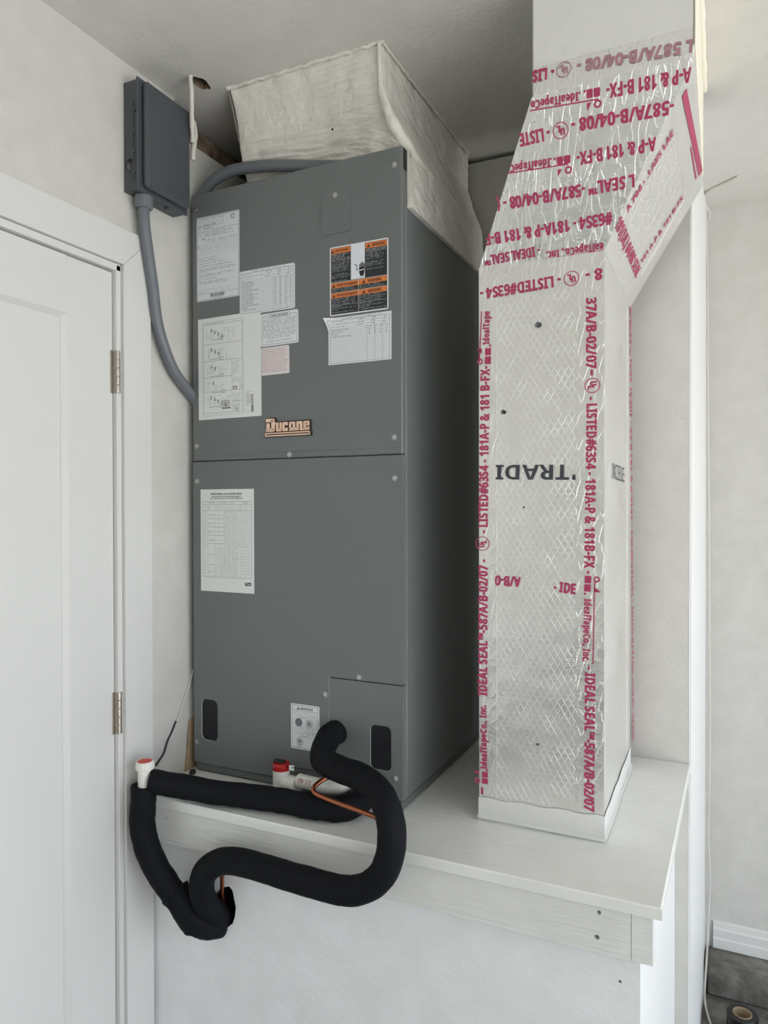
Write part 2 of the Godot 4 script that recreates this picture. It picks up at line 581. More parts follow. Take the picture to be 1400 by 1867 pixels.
	for o in OPEN_RIGHT:
		span(st, Vector3(x1, 0, prev_z), Vector3(x1 + 0.15, CEIL, o[0]))
		span(st, Vector3(x1, o[2], o[0]), Vector3(x1 + 0.15, CEIL, o[1]))
		prev_z = o[1]
	span(st, Vector3(x1, 0, prev_z), Vector3(x1 + 0.15, CEIL, z1 + 0.2))
	struct("wall_right", st, mats.wall_paint)
	st = begin()
	var prev_x := -1.5
	for o in OPEN_REAR:
		span(st, Vector3(prev_x, 0, z1), Vector3(o[0], CEIL, z1 + 0.12))
		span(st, Vector3(o[0], o[2], z1), Vector3(o[1], CEIL, z1 + 0.12))
		prev_x = o[1]
	span(st, Vector3(prev_x, 0, z1), Vector3(x1 + 0.15, CEIL, z1 + 0.12))
	struct("wall_rear", st, mats.wall_paint)
	build_door(zd0, zd1, dh)

func build_door(zd0: float, zd1: float, dh: float) -> void:
	# casing: mitred flat boards, proud of the wall
	var zi := -1.160
	var zo := -1.240
	var ti := 2.066
	var to := 2.142
	var p := 0.013
	for k in 2:
		var q: Array
		if k == 0:
			q = [Vector2(zo, 0), Vector2(zi, 0), Vector2(zi, ti), Vector2(zo, to)]
		else:
			q = [Vector2(zo, to), Vector2(zi, ti), Vector2(zd1, ti), Vector2(zd1 + 0.08, to)]
		var st := begin()
		var c2 := Vector2.ZERO
		for v in q: c2 += v * 0.25
		var g := 0.0005
		var f := []
		var b := []
		for v in q:
			var e: Vector2 = v + (c2 - v).normalized() * g
			f.append(Vector3(WL + p, e.y, e.x))
			b.append(Vector3(WL, e.y, e.x))
		face(st, f, Vector3.RIGHT)
		for i in 4:
			var j := (i + 1) % 4
			face(st, [f[i], f[j], b[j], b[i]], (f[i] + f[j]) * 0.5 - Vector3(WL + p, c2.y, c2.x))
		struct("trim_%d" % (k + 1), st, mats.trim_paint, ["white flat door casing board beside the grey conduit", "white flat head casing board over the door"][k])
	# jamb with a small stop
	var st2 := begin()
	span(st2, Vector3(WL - 0.12, 0, zd0 - 0.001), Vector3(WL + 0.006, dh, zd0 + 0.012), 0.001)
	span(st2, Vector3(WL - 0.12, dh - 0.012, zd0), Vector3(WL + 0.006, dh + 0.003, zd1), 0.001)
	struct("trim_3", st2, mats.trim_paint, "white door jamb and stop inside the casing")
	# door leaf, recessed panel
	var d := Node3D.new()
	d.name = "door_1"
	add_child(d)
	d.set_meta("kind", "structure")
	d.set_meta("label", "white shaker door with one recessed panel and satin hinges")
	var hx := WL - 0.004       # leaf face
	var z0 := zd0 + 0.014
	var z1 := zd1 - 0.002
	var top := dh - 0.015
	var sw := 0.117
	for s in [[Vector3(hx - 0.035, 0.01, z0), Vector3(hx, top, z0 + sw)], [Vector3(hx - 0.035, 0.01, z1 - sw), Vector3(hx, top, z1)]]:
		boxpart(d, "stile", s[0], s[1], mats.trim_paint, 0.0015)
	for s in [[Vector3(hx - 0.035, top - 0.115, z0 + sw), Vector3(hx, top, z1 - sw)], [Vector3(hx - 0.035, 0.01, z0 + sw), Vector3(hx, 0.22, z1 - sw)]]:
		boxpart(d, "rail", s[0], s[1], mats.trim_paint, 0.0005)
	boxpart(d, "inset_panel", Vector3(hx - 0.03, 0.2, z0 + sw - 0.01), Vector3(hx - 0.010, top - 0.1, z1 - sw + 0.01), mats.trim_paint)
	# chamfered sticking round the panel
	var sk := begin()
	var ya := 0.22
	var yb := top - 0.115
	var za := z0 + sw
	var zb := z1 - sw
	for e in [[Vector2(za, ya), Vector2(za, yb), Vector2(za + 0.009, yb - 0.009), Vector2(za + 0.009, ya + 0.009)], [Vector2(zb, ya), Vector2(zb, yb), Vector2(zb - 0.009, yb - 0.009), Vector2(zb - 0.009, ya + 0.009)], [Vector2(za, yb), Vector2(zb, yb), Vector2(zb - 0.009, yb - 0.009), Vector2(za + 0.009, yb - 0.009)], [Vector2(za, ya), Vector2(zb, ya), Vector2(zb - 0.009, ya + 0.009), Vector2(za + 0.009, ya + 0.009)]]:
		var pts := []
		for i in 4:
			pts.append(Vector3(hx - (0.001 if i < 2 else 0.0095), e[i].y, e[i].x))
		face(sk, pts, Vector3.RIGHT)
	part(d, "panel_moulding", sk, mats.trim_paint)
	# hinges
	for py in [[640, 718], [1262, 1338], [0, 0]]:
		var y1: float = at_x(212, py[0], WL).y if py[0] else 0.30
		var y0: float = at_x(213, py[1], WL).y if py[1] else 0.21
		var h := Node3D.new()
		h.name = "hinge"
		d.add_child(h, true)
		h.position = Vector3(hx, y0, z0 - 0.003)
		var L := y1 - y0
		boxpart(h, "leaf", Vector3(-0.002, 0, 0.002), Vector3(0.0015, L, 0.010), mats.nickel, 0.0005)
		for k in 5:
			var s := begin()
			var ka := L * k / 5.0 + 0.0005
			var kb := L * (k + 1) / 5.0 - 0.0005
			lathe(s, Vector3(0.006, 0, -0.004), Vector3.UP, [[0, ka], [0.0062, ka], [0.0066, ka + 0.001], [0.0066, kb - 0.001], [0.0062, kb], [0, kb]], 16)
			part(h, "knuckle", s, mats.nickel)

func build_platform() -> void:
	var t := thing("equipment_platform", "white painted plywood platform with board fascia carrying the grey air handler", "platform")
	# top: sheet with a slightly skewed right edge
	var zf := -1.212
	var st := begin()
	var q := [Vector3(WL + 0.001, 0, zf), Vector3(-0.083, 0, zf), Vector3(-0.0665, 0, ZB + 0.001), Vector3(WL + 0.001, 0, ZB + 0.001)]
	slab(st, q, PY - 0.02, PY, 0.003)
	part(t, "platform_top", st, mats.platform_paint)
	# fascia board
	var fb := CSGBox3D.new()
	fb.name = "fascia_board"
	var fa := Vector3(WL + 0.015, 0.808, -1.2475)
	var xj := at_z(1150, 1700, -1.222).x      # butt joint in the fascia
	var fz := Vector3(xj - 0.0001, PY - 0.0205, -1.222)
	fb.size = fz - fa
	fb.position = (fa + fz) * 0.5
	fb.material = mats.fascia_paint
	for v in [[1092, 1664, 0.0035], [1088, 1709, 0.0042], [302, 1492, 0.0028]]:
		pierce(fb, at_z(v[0], v[1], -1.222) - fb.position, v[2], 0.02)
	t.add_child(fb)
	st = begin()
	span(st, Vector3(xj + 0.0001, 0.8075, -1.2475), Vector3(-0.096, PY - 0.0205, -1.2217), 0.0012)
	part(t, "fascia_board", st, mats.fascia_paint)
	# front panel with the broken hole for the lines
	var c := CSGBox3D.new()
	c.name = "front_panel"
	var w := -0.119 - (WL + 0.001)
	c.size = Vector3(w, PY - 0.022, 0.012)
	c.position = Vector3(WL + 0.001 + w * 0.5, (PY - 0.022) * 0.5, -1.254)
	c.material = mats.panel_paint
	var hole := CSGPolygon3D.new()
	hole.name = "hole"
	var hp := PackedVector2Array()
	for v in [[395, 1625], [408, 1618], [418, 1616], [424, 1624], [427, 1640], [430, 1655], [428, 1672], [424, 1684], [412, 1693], [398, 1695], [386, 1690], [384, 1660], [388, 1640]]:
		var h := at_z(v[0], v[1], -1.248) - c.position
		hp.append(Vector2(h.x, h.y))
	hole.polygon = hp
	hole.depth = 0.06
	hole.position = Vector3(0, 0, 0.03)
	hole.operation = CSGShape3D.OPERATION_SUBTRACTION
	hole.position = Vector3(0, 0, 0.03)
	hole.material = mats.wood_raw
	c.add_child(hole)
	pierce(c, at_z(1130, 1790, -1.248) - c.position, 0.003, 0.03)
	t.add_child(c)
	# end panel, slightly splayed
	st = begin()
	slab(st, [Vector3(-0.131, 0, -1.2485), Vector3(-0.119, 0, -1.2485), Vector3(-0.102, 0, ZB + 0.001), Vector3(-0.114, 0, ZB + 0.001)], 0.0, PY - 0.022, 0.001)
	part(t, "end_panel", st, mats.lit_end_paint)
func pierce(c: CSGShape3D, at: Vector3, r: float, depth: float) -> void:
	# a nail or screw hole in a board, drilled along -z
	var h := CSGCylinder3D.new()
	h.name = "hole"
	h.radius = r
	h.height = depth * 2.0
	h.sides = 10
	h.rotation = Vector3(PI / 2, 0, 0)
	h.position = at
	h.operation = CSGShape3D.OPERATION_SUBTRACTION
	h.material = c.material
	c.add_child(h)
func slab(st: SurfaceTool, q: Array, y0: float, y1: float, b: float) -> void:
	# horizontal convex polygon q (y ignored) between two heights, top edge chamfered
	var c := Vector3.ZERO
	for v in q: c += v / float(q.size())
	var lo := []
	var hi := []
	var ti := []
	for v in q:
		var p: Vector3 = v
		lo.append(Vector3(p.x, y0, p.z))
		hi.append(Vector3(p.x, y1 - b, p.z))
		var e := (c - p) * Vector3(1, 0, 1)
		ti.append(Vector3(p.x, y1, p.z) + e.normalized() * b)
	face(st, ti, Vector3.UP)
	face(st, lo, Vector3.DOWN)
	for i in q.size():
		var j := (i + 1) % q.size()
		var o: Vector3 = ((q[i] as Vector3) + (q[j] as Vector3)) * 0.5 - c
		o.y = 0
		face(st, [lo[i], lo[j], hi[j], hi[i]], o)
		face(st, [hi[i], hi[j], ti[j], ti[i]], o + Vector3.UP * 0.1)

# ---------------------------------------------------------------- air handler
func rounded(w: float, h: float, r: float, n := 5) -> PackedVector2Array:
	var out := PackedVector2Array()
	for c in [[1, 1, 0.0], [-1, 1, PI / 2], [-1, -1, PI], [1, -1, PI * 1.5]]:
		for k in n + 1:
			var a: float = c[2] + PI / 2 * k / n
			out.append(Vector2(c[0] * (w * 0.5 - r) + cos(a) * r, c[1] * (h * 0.5 - r) + sin(a) * r))
	return out
func plate(poly: PackedVector2Array, d: float) -> ArrayMesh:
	# flat plate of thickness d, front face at z = d with uv 0..1 over its bounding box
	var st := begin()
	var lo := Vector2(1e9, 1e9)
	var hi := Vector2(-1e9, -1e9)
	for v in poly:
		lo = lo.min(v)
		hi = hi.max(v)
	var f := []
	var uv := []
	for v in poly:
		f.append(Vector3(v.x, v.y, d))
		uv.append(Vector2((v.x - lo.x) / (hi.x - lo.x), 1.0 - (v.y - lo.y) / (hi.y - lo.y)))
	face(st, f, Vector3.BACK, uv)
	for i in poly.size():
		var j := (i + 1) % poly.size()
		var a := Vector3(poly[i].x, poly[i].y, 0)
		var b := Vector3(poly[j].x, poly[j].y, 0)
		st.set_uv(Vector2(0.002, 0.002))
		face(st, [a, b, b + Vector3(0, 0, d), a + Vector3(0, 0, d)], a + b)
	return done(st)
func screw(parent: Node, p: Vector2, z: float) -> void:
	var s := begin()
	lathe(s, Vector3(p.x, p.y, z), Vector3.BACK, [[0.0062, 0.0], [0.0062, 0.0008], [0.0040, 0.0012], [0.0036, 0.004], [0.0028, 0.0046], [0.0, 0.0046]], 12)
	part(parent, "screw", s, mats.screw)

func build_air_handler() -> void:
	var W := 0.553
	var H := 1.383
	var D := 0.53
	var t := thing("air_handler", "tall dark grey steel air handler cabinet covered in white labels on the platform", "air handler", Vector3(-0.598, PY + 0.0005, -1.366))
	t.rotation.y = -0.01134
	# local frame: x from -W to 0 left to right, y up, front face at z = 0
	var pt := 0.02
	var st := begin()
	span(st, Vector3(-W, 0.02, -D), Vector3(0.0, H - 0.0015, -pt - 0.0005), 0.003)
	part(t, "cabinet_body", st, mats.cabinet)
	st = begin()
	span(st, Vector3(-W + 0.003, 0.003, -D + 0.01), Vector3(-0.002, 0.02, -0.004), 0.002)
	part(t, "base_pan", st, mats.cabinet_base)
	var seam := 0.746
	# upper door with a turned lip along its lower edge
	st = begin()
	span(st, Vector3(-W, seam, -pt), Vector3(0, H, 0), 0.0022)
	part(t, "upper_panel", st, mats.cabinet)
	st = begin()
	span(st, Vector3(-W + 0.004, seam + 0.0135, -0.0002), Vector3(-0.001, seam + 0.0143, 0.0006), 0.0003)
	part(t, "panel_lip", st, mats.cabinet)
	# lower panel, CSG with the left hand slot and the access corner cut out
	var lp := CSGBox3D.new()
	lp.name = "lower_panel"
	lp.size = Vector3(W, seam - 0.002 - 0.022, pt)
	lp.position = Vector3(-W * 0.5, 0.022 + lp.size.y * 0.5, -pt * 0.5)
	lp.material = mats.cabinet
	var ac := CSGBox3D.new()
	ac.name = "corner"
	ac.size = Vector3(0.2, 0.2645 + 0.03, 0.1)
	ac.position = Vector3(-0.1765 + 0.1, 0.265 - ac.size.y * 0.5, 0) - lp.position
	ac.operation = CSGShape3D.OPERATION_SUBTRACTION
	lp.add_child(ac)
	var sl := CSGPolygon3D.new()
	sl.name = "slot"
	sl.polygon = rounded(0.048, 0.098, 0.014)
	sl.depth = 0.1
	sl.position = Vector3(-0.5055, 0.1275, 0.05) - lp.position
	sl.operation = CSGShape3D.OPERATION_SUBTRACTION
	lp.add_child(sl)
	t.add_child(lp)
	# access panel with the right hand slot
	var ap := CSGBox3D.new()
	ap.name = "access_panel"
	ap.size = Vector3(0.1745, 0.2625 - 0.022, pt - 0.001)
	ap.position = Vector3(-0.0005 - 0.1745 * 0.5, 0.022 + ap.size.y * 0.5, -pt * 0.5)
	ap.material = mats.cabinet
	var s2 := CSGPolygon3D.new()
	s2.name = "slot"
	s2.polygon = rounded(0.049, 0.094, 0.012)
	s2.depth = 0.1
	s2.position = Vector3(-0.0515, 0.127, 0.05) - ap.position
	s2.operation = CSGShape3D.OPERATION_SUBTRACTION
	ap.add_child(s2)
	t.add_child(ap)
	for c in [Vector2(-0.5055, 0.1275), Vector2(-0.0515, 0.127)]:
		boxpart(t, "slot_liner", Vector3(c.x - 0.024, c.y - 0.048, -pt - 0.0002), Vector3(c.x + 0.024, c.y + 0.048, -0.0022), mats.cabinet_dark, 0.0, "black plate behind the hand slot")  # near-black plate set just behind each slot opening
	# small cover plate near the top, raised edge
	var cp := mi(t, "cover_plate", plate(rounded(0.071, 0.092, 0.006), 0.0024), mats.cabinet)
	cp.position = Vector3(-0.1565, 1.2725, 0)
	for p in [Vector2(-0.537, 1.346), Vector2(-0.017, 1.346), Vector2(-0.54, 0.782), Vector2(-0.018, 0.781), Vector2(-0.277, 0.7535), Vector2(-0.539, 0.698), Vector2(-0.017, 0.696), Vector2(-0.102, 0.271), Vector2(-0.185, 0.225), Vector2(-0.543, 0.07), Vector2(-0.016, 0.068)]:
		screw(t, p, 0.0)
	screw(t, Vector2(-0.1565, 1.309), 0.0024)
	# notch strip at the top of the right side, small rivet
	boxpart(t, "side_gasket", Vector3(-0.001, H - 0.045, -0.028), Vector3(0.0015, H - 0.001, -0.008), mats.cabinet_dark, 0.001)
	build_labels(t)
	build_nameplate(t)

func label_tex(w: int, h: int, bg: Color) -> Image:
	var im := Image.create(w, h, false, Image.FORMAT_RGB8)
	im.fill(bg)
	return im
func rect(im: Image, x: float, y: float, w: float, h: float, c: Color) -> void:
	im.fill_rect(Rect2i(int(x), int(y), maxi(1, int(w)), maxi(1, int(h))), c)
func frame(im: Image, x: float, y: float, w: float, h: float, lw: int, c: Color) -> void:
	rect(im, x, y, w, lw, c)
	rect(im, x, y + h - lw, w, lw, c)
	rect(im, x, y, lw, h, c)
	rect(im, x + w - lw, y, lw, h, c)
func words(im: Image, x: float, y: float, w: float, h: float, c: Color, dens := 0.8) -> void:
	# a line of illegibly small print
	var e := x + w
	while x < e:
		var n := rng.randi_range(2, 8)
		for k in n:
			if x >= e: return
			var cw := h * rng.randf_range(0.45, 0.7)
			if rng.randf() < dens:
				var top := rng.randf_range(0.0, 0.25) * h
				rect(im, x, y + top, maxf(1.0, cw * 0.45), h - top, c)
				if rng.randf() < 0.6: rect(im, x, y + top, cw, maxf(1.0, h * 0.3), c)
				if rng.randf() < 0.5: rect(im, x, y + h * 0.75, cw, maxf(1.0, h * 0.25), c)
			x += cw + maxf(1.0, h * 0.14)
		x += h * 0.5
func label_part(t: Node, called: String, im: Image, x0: float, y0: float, x1: float, y1: float, r: float, z := 0.0, tilt := 0.0, desc := "") -> MeshInstance3D:
	var m := StandardMaterial3D.new()
	m.resource_name = called
	m.albedo_texture = from_image(im)
	m.roughness = 0.42
	var o := mi(t, called, plate(rounded(x1 - x0, y1 - y0, maxf(r, 0.0004)), 0.0004), m, desc)
	o.position = Vector3((x0 + x1) * 0.5, (y0 + y1) * 0.5, z)
	o.rotation.z = tilt
	return o
func put(lab: Node, w: float, h: float, text: String, cx: float, cy: float, cap: float, fit: float, m: Material, bold := true) -> void:
	# text on a label; cx, cy as fractions of the label from its top left corner
	letters(lab, "lettering", text, cap, Transform3D(Basis(), Vector3((cx - 0.5) * w, (0.5 - cy) * h, 0.0006)), m, fit, bold, 0.0001)
func triangle(lab: Node, w: float, h: float, cx: float, cy: float, s: float, m: Material, m2: Material) -> void:
	var st := begin()
	var c := Vector3((cx - 0.5) * w, (0.5 - cy) * h, 0.0006)
	face(st, [c + Vector3(-s * 0.58, -s * 0.5, 0), c + Vector3(s * 0.58, -s * 0.5, 0), c + Vector3(0, s * 0.5, 0)], Vector3.BACK)
	part(lab, "warning_triangle", st, m)
	st = begin()
	span(st, c + Vector3(-s * 0.05, -s * 0.18, 0.0001), c + Vector3(s * 0.05, s * 0.2, 0.0003))
	span(st, c + Vector3(-s * 0.05, -s * 0.36, 0.0001), c + Vector3(s * 0.05, -s * 0.26, 0.0003))
	part(lab, "exclamation_mark", st, m2)

func build_labels(t: Node3D) -> void:
	var white := srgb(222, 226, 227)
	var paper := srgb(226, 229, 226)
	var k := srgb(52, 54, 58)
	var g := srgb(120, 124, 128)
	# rating plate -------------------------------------------------
	var im := label_tex(500, 800, white)
	frame(im, 8, 8, 484, 784, 3, k)
	rect(im, 8, 130, 484, 2, k)
	rect(im, 312, 10, 2, 82, k)
	rect(im, 8, 62, 306, 2, g)
	rect(im, 8, 92, 306, 2, g)
	words(im, 26, 22, 200, 10, k)
	words(im, 250, 22, 50, 12, k)
	words(im, 26, 44, 160, 8, g)
	for i in 2:
		words(im, 22, 76 + i * 26, 40, 15, k, 1.0)
		words(im, 78, 76 + i * 26, 150 - i * 30, 15, k, 1.0)
	for i in 4: words(im, 20 + (i % 2) * 80, 142 + i * 14, 330, 8, k)
	words(im, 60, 205, 30, 12, k)
	rect(im, 92, 200, 5, 34, k)
	rect(im, 22, 262, 5, 34, k)
	for c in 3: words(im, 130 + c * 125, 222, 100, 8, k)
	for c in 3: words(im, 130 + c * 125, 238, 100, 8, k)
	for r in 5: rect(im, 28, 262 + r * 22, 446, 1, g)
	for c in [110, 160, 205, 250, 300, 345, 390, 440]: rect(im, c, 262, 1, 100, g)
	for c in 3: words(im, 34 + c * 95, 300, 40, 7, k)
	var yy := 388
	for l in [210, 240, 320, 380, 440, 420, 110, 420, 270, 220, 420, 330]:
		words(im, 28, yy, l, 9, k)
		yy += 26 if l != 420 and l != 440 else 15
	words(im, 28, 690, 390, 6, g)
	words(im, 28, 712, 370, 6, g)
	rect(im, 8, 732, 484, 2, k)
	var bx := 160
	while bx < 330:
		var bw := rng.randi_range(2, 6)
		rect(im, bx, 738, bw, 34, k)
		bx += bw + rng.randi_range(2, 5)
	words(im, 200, 778, 90, 8, k)
	var lab := label_part(t, "rating_label", im, -0.538, 1.126, -0.413, 1.325, 0.002, 0.0, 0.0, "white printed rating label with a barcode")
	var rg := mi(lab, "certification_mark", ring_mesh(0.0055, 0.0016), mats.ink_soft)
	rg.position = Vector3(0.044, 0.088, 0.0006)
	# parts tables ---------------------------------------------------
	for n in 2:
		im = label_tex(760, 510, white)
		frame(im, 18, 30, 724, 464, 3, k)
		words(im, 180, 14, 460, 10, k)
		for r in 15: rect(im, 18, 124 + r * 24.6, 724, 2, g)
		for c in [470, 562, 654]: rect(im, c, 30 + (62 if c != 562 else 0), 3, 462, g)
		rect(im, 470, 62, 270, 2, g)
		rect(im, 470, 92, 270, 2, g)
		words(im, 30, 40, 150, 11, k)
		words(im, 30, 68, 300, 11, k)
		words(im, 30, 98, 170, 11, k)
		for r in 3:
			words(im, 370 - r * 10, 38 + r * 28, 80, 12, k, 1.0)
			words(im, 530 - r * 6, 40 + r * 28, 44, 11, k, 1.0)
			words(im, 670 - r * 6, 40 + r * 28, 36, 11, k, 1.0)
		for c in 4: words(im, 488 + c * 66, 128, 34, 11, k, 1.0)
		for r in (14 if n == 0 else 4):
			words(im, 36, 130 + r * 24.6, rng.randi_range(70, 250), 12, k, 1.0)
			if r > 0 and r < 13:
				for c in 4: words(im, 492 + c * 66, 132 + r * 24.6, 18, 11, k, 1.0)
		if n == 0:
			label_part(t, "parts_table_label", im, -0.412, 1.079, -0.261, 1.180, 0.005, 0.0005, 0.0, "white table label with rounded corners overlapping the rating label")
		else:
			# upper left corner has come unstuck and curls outwards
			var st := begin()
			var cw := 0.1515
			var ch := 0.101
			var fn := func(u: float, v: float) -> Vector3:
				var lift := 0.012 * pow(clampf(1.0 - u * 6.0, 0, 1), 1.6) * pow(clampf((v - 0.72) / 0.28, 0, 1), 1.3)
				return Vector3(u * cw - lift * 0.6, v * ch, 0.0006 + lift)
			var nu := 24
			var nv := 16
			st.set_smooth_group(0)
			for j in nv:
				for i in nu:
					var ps := []
					var us := []
					for q in [[0, 0], [1, 0], [1, 1], [0, 1]]:
						var u := float(i + q[0]) / nu
						var v := float(j + q[1]) / nv
						ps.append(fn.call(u, v))
						us.append(Vector2(u, 1.0 - v))
					face(st, ps, Vector3.BACK, us)
			var m := StandardMaterial3D.new()
			m.resource_name = "table_label_print"
			m.albedo_texture = from_image(im)
			m.roughness = 0.45
			m.cull_mode = BaseMaterial3D.CULL_DISABLED
			var o := part(t, "blower_table_label", st, m, "white table label with a curled corner under the warning label")
			o.position = Vector3(-0.1755, 0.944, 0)
	# wiring diagram --------------------------------------------------
	im = label_tex(720, 964, paper)
	frame(im, 52, 40, 470, 890, 2, g)
	frame(im, 62, 62, 450, 846, 2, k)
	words(im, 75, 48, 220, 8, g)
	for y in [250, 412, 565, 700]: rect(im, 62, y, 450 if y == 250 else (450 if y == 412 else 330), 2, k)
	rect(im, 392, 412, 2, 496, k)
	for blk in [[90, 80, 4, 8], [90, 265, 3, 6], [90, 425, 2, 5], [110, 580, 1, 4], [80, 715, 5, 8]]:
		var ox: int = blk[0]
		var oy: int = blk[1]
		for i in blk[3]:
			var x: int = ox + rng.randi_range(0, 30) + i * (380 / 9 if blk[3] > 6 else 42)
			if blk[1] > 400: x = mini(x, 360)
			rect(im, x, oy + 20 + rng.randi_range(0, 40), 2, rng.randi_range(50, 110), g)
			rect(im, x, oy + 24 + rng.randi_range(0, 110), rng.randi_range(30, 70), 2, g)
			words(im, x + 4, oy + 40 + rng.randi_range(0, 70), 20, 6, g)
		for i in blk[2]:
			var x: int = ox + 60 + i * 42
			var y: int = oy + 30 + i * 20
			frame(im, x, y, 16, 24, 3, k)
			rect(im, x + 6, y - 8, 3, 40, k)
		rect(im, ox + 50, oy + 130, 120, 3, k)
		frame(im, ox + 170, oy + 112, 34, 30, 3, k)
	for i in 10: rect(im, 280 + i * 9, 790, 3, 70, k)
	rect(im, 275, 862, 100, 9, k)
	for i in 12: words(im, 402, 430 + i * 11, 90 - (i % 4) * 14, 6, k)
	for i in 4: words(im, 402, 585 + i * 11, 100, 6, k)
	frame(im, 402, 668, 46, 30, 7, k)
	for i in 5: words(im, 464, 640 + i * 16, 44, 7, k)
	for i in 8: words(im, 410, 735 + i * 11, 80 - (i % 3) * 12, 6, k)
	rect(im, 392, 806, 120, 2, k)
	for i in 5:
		rect(im, 412 + i * 12, 840 + i * 8, 2, 50, k)
		rect(im, 420, 835 + i * 14, 60, 2, k)
	frame(im, 545, 730, 90, 190, 2, g)
	for i in 4: rect(im, 560 + i * 18, 742 + i * 5, 5, 120 - i * 14, g)
	frame(im, 612, 760, 14, 90, 4, k)
	rect(im, 606, 856, 24, 60, k)
	for i in 9: rect(im, 606, 860 + i * 6, 24, 2, paper)
	label_part(t, "wiring_diagram", im, -0.5345, 0.844, -0.353, 1.084, 0.0, 0.0, 0.006, "large white wiring diagram sheet")
	# user caution --------------------------------------------------
	im = label_tex(510, 370, white)
	frame(im, 18, 34, 474, 318, 3, k)
	rect(im, 110, 16, 290, 40, white)
	frame(im, 110, 18, 290, 36, 3, k)
	for i in 11: words(im, 34 if i < 10 else 90, 66 + i * 21, 440 if i < 10 else 320, 11, k, 1.0 if i in [1, 3, 6] else 0.8)
	words(im, 80, 312, 340, 11, k)
	lab = label_part(t, "user_caution_label", im, -0.3535, 1.001, -0.252, 1.0755, 0.005, 0.0006, 0.012, "white label headed USER CAUTION")
	put(lab, 0.1015, 0.0745, "USER CAUTION!", 0.5, 0.1, 0.0042, 0.045, mats.ink)
	# red note --------------------------------------------------
	im = label_tex(380, 320, srgb(222, 216, 214))
	for i in 12: words(im, 14, 22 + i * 23, rng.randi_range(300, 350), 11, srgb(168, 86, 88) if i < 11 else srgb(110, 84, 84), 1.0)
	label_part(t, "red_note_label", im, -0.3515, 0.9355, -0.2765, 0.9985, 0.003, 0.0004, 0.01, "small white label with lines of red print")
	# warning label --------------------------------------------------
	var dk := srgb(38, 42, 46)
	var orr := srgb(224, 128, 64)
	var lw := srgb(196, 200, 204)
	im = label_tex(710, 745, srgb(232, 234, 234))
	rect(im, 14, 14, 682, 717, dk)
	rect(im, 18, 18, 238, 58, orr)
	rect(im, 438, 18, 254, 58, orr)
	rect(im, 262, 14, 170, 366, srgb(226, 230, 236))
	for i in 4: words(im, 26, 84 + i * 20, [200, 150, 215, 225][i], 14, lw, 1.0)
	for i in 12:
		if i in [6, 10]: continue
		words(im, 26, 170 + i * 18, rng.randi_range(180, 222), 11, lw)
	for i in 2: words(im, 446, 84 + i * 20, 235, 14, lw, 1.0)
	for i in 10:
		if i in [4, 8]: continue
		words(im, 446, 128 + i * 18, rng.randi_range(180, 232), 11, lw)
	rect(im, 14, 384, 682, 5, srgb(210, 212, 212))
	for r in 2:
		var y := 392 if r == 0 else 500
		rect(im, 18, y, 332, 54, orr)
		rect(im, 358, y, 334, 54, orr)
		rect(im, 351, y, 6, 110 if r == 0 else 230, srgb(200, 202, 204))
		for i in (2 if r == 0 else 4):
			words(im, 26, y + 60 + i * 19, 280, 11, lw)
			words(im, 366, y + 60 + i * 19, rng.randi_range(240, 310), 11, lw)
	rect(im, 14, 494, 682, 4, srgb(210, 212, 212))
	rect(im, 24, 634, 318, 3, lw)
	rect(im, 366, 634, 318, 3, lw)
	for i in 4:
		words(im, 26, 644 + i * 20, [120, 300, 80, 290][i], 11, lw)
		words(im, 366, 644 + i * 20, [140, 300, 120, 316][i], 11, lw)
	var ww := 0.1405
	var wh := 0.1485
	lab = label_part(t, "warning_label", im, -0.171, 1.049, -0.0305, 1.1975, 0.004, 0.0014, 0.0, "black and orange electrical warning label with a hand pictogram")
	for a in [["AVERTISSEMENT", 0.215, 0.063, 0.034, 0.05], ["WARNING", 0.84, 0.063, 0.031, 0.67], ["AVERTISSEMENT", 0.3, 0.563, 0.051, 0.07], ["WARNING", 0.77, 0.563, 0.032, 0.59], ["AVERTISSEMENT", 0.3, 0.708, 0.051, 0.07], ["WARNING", 0.77, 0.708, 0.032, 0.59]]:
		put(lab, ww, wh, a[0], a[1], a[2], 0.0062 if a[3] < 0.05 and a[0] == "WARNING" else 0.0054, a[3], mats.ink)
		triangle(lab, ww, wh, a[4], a[2], 0.0075, mats.ink, mats.orange)
	# hand, spark and conductor pictogram
	var st := begin()
	var hc := Vector3(0.5 * ww - 0.068, 0, 0.0006)
	var hx := (0.555 - 0.5) * ww
	for f in [[-0.0064, 0.001, 0.0215], [-0.0022, 0.001, 0.0255], [0.002, 0.001, 0.0265], [0.0062, 0.001, 0.022]]:
		var c := Vector3(hx + f[0] + 0.001, 0.0 + 0.004, 0.0006)
		var pts := []
		for v in rounded(0.0032, f[2] - 0.006, 0.0015, 3): pts.append(c + Vector3(v.x, v.y + (f[2] - 0.006) * 0.5, 0))
		face(st, pts, Vector3.BACK)
	face(st, [Vector3(hx - 0.0085, 0.0035, 0.0006), Vector3(hx + 0.0088, 0.0065, 0.0006), Vector3(hx + 0.0088, 0.0125, 0.0006), Vector3(hx - 0.0085, 0.0085, 0.0006)], Vector3.BACK)
	face(st, [Vector3(hx - 0.0085, 0.0005, 0.0006), Vector3(hx + 0.0085, 0.0028, 0.0006), Vector3(hx + 0.0068, -0.0085, 0.0006), Vector3(hx - 0.006, -0.0085, 0.0006)], Vector3.BACK)
	face(st, [Vector3(hx - 0.0052, -0.0082, 0.0006), Vector3(hx + 0.006, -0.0082, 0.0006), Vector3(hx + 0.0055, -0.0135, 0.0006), Vector3(hx - 0.0048, -0.0135, 0.0006)], Vector3.BACK)
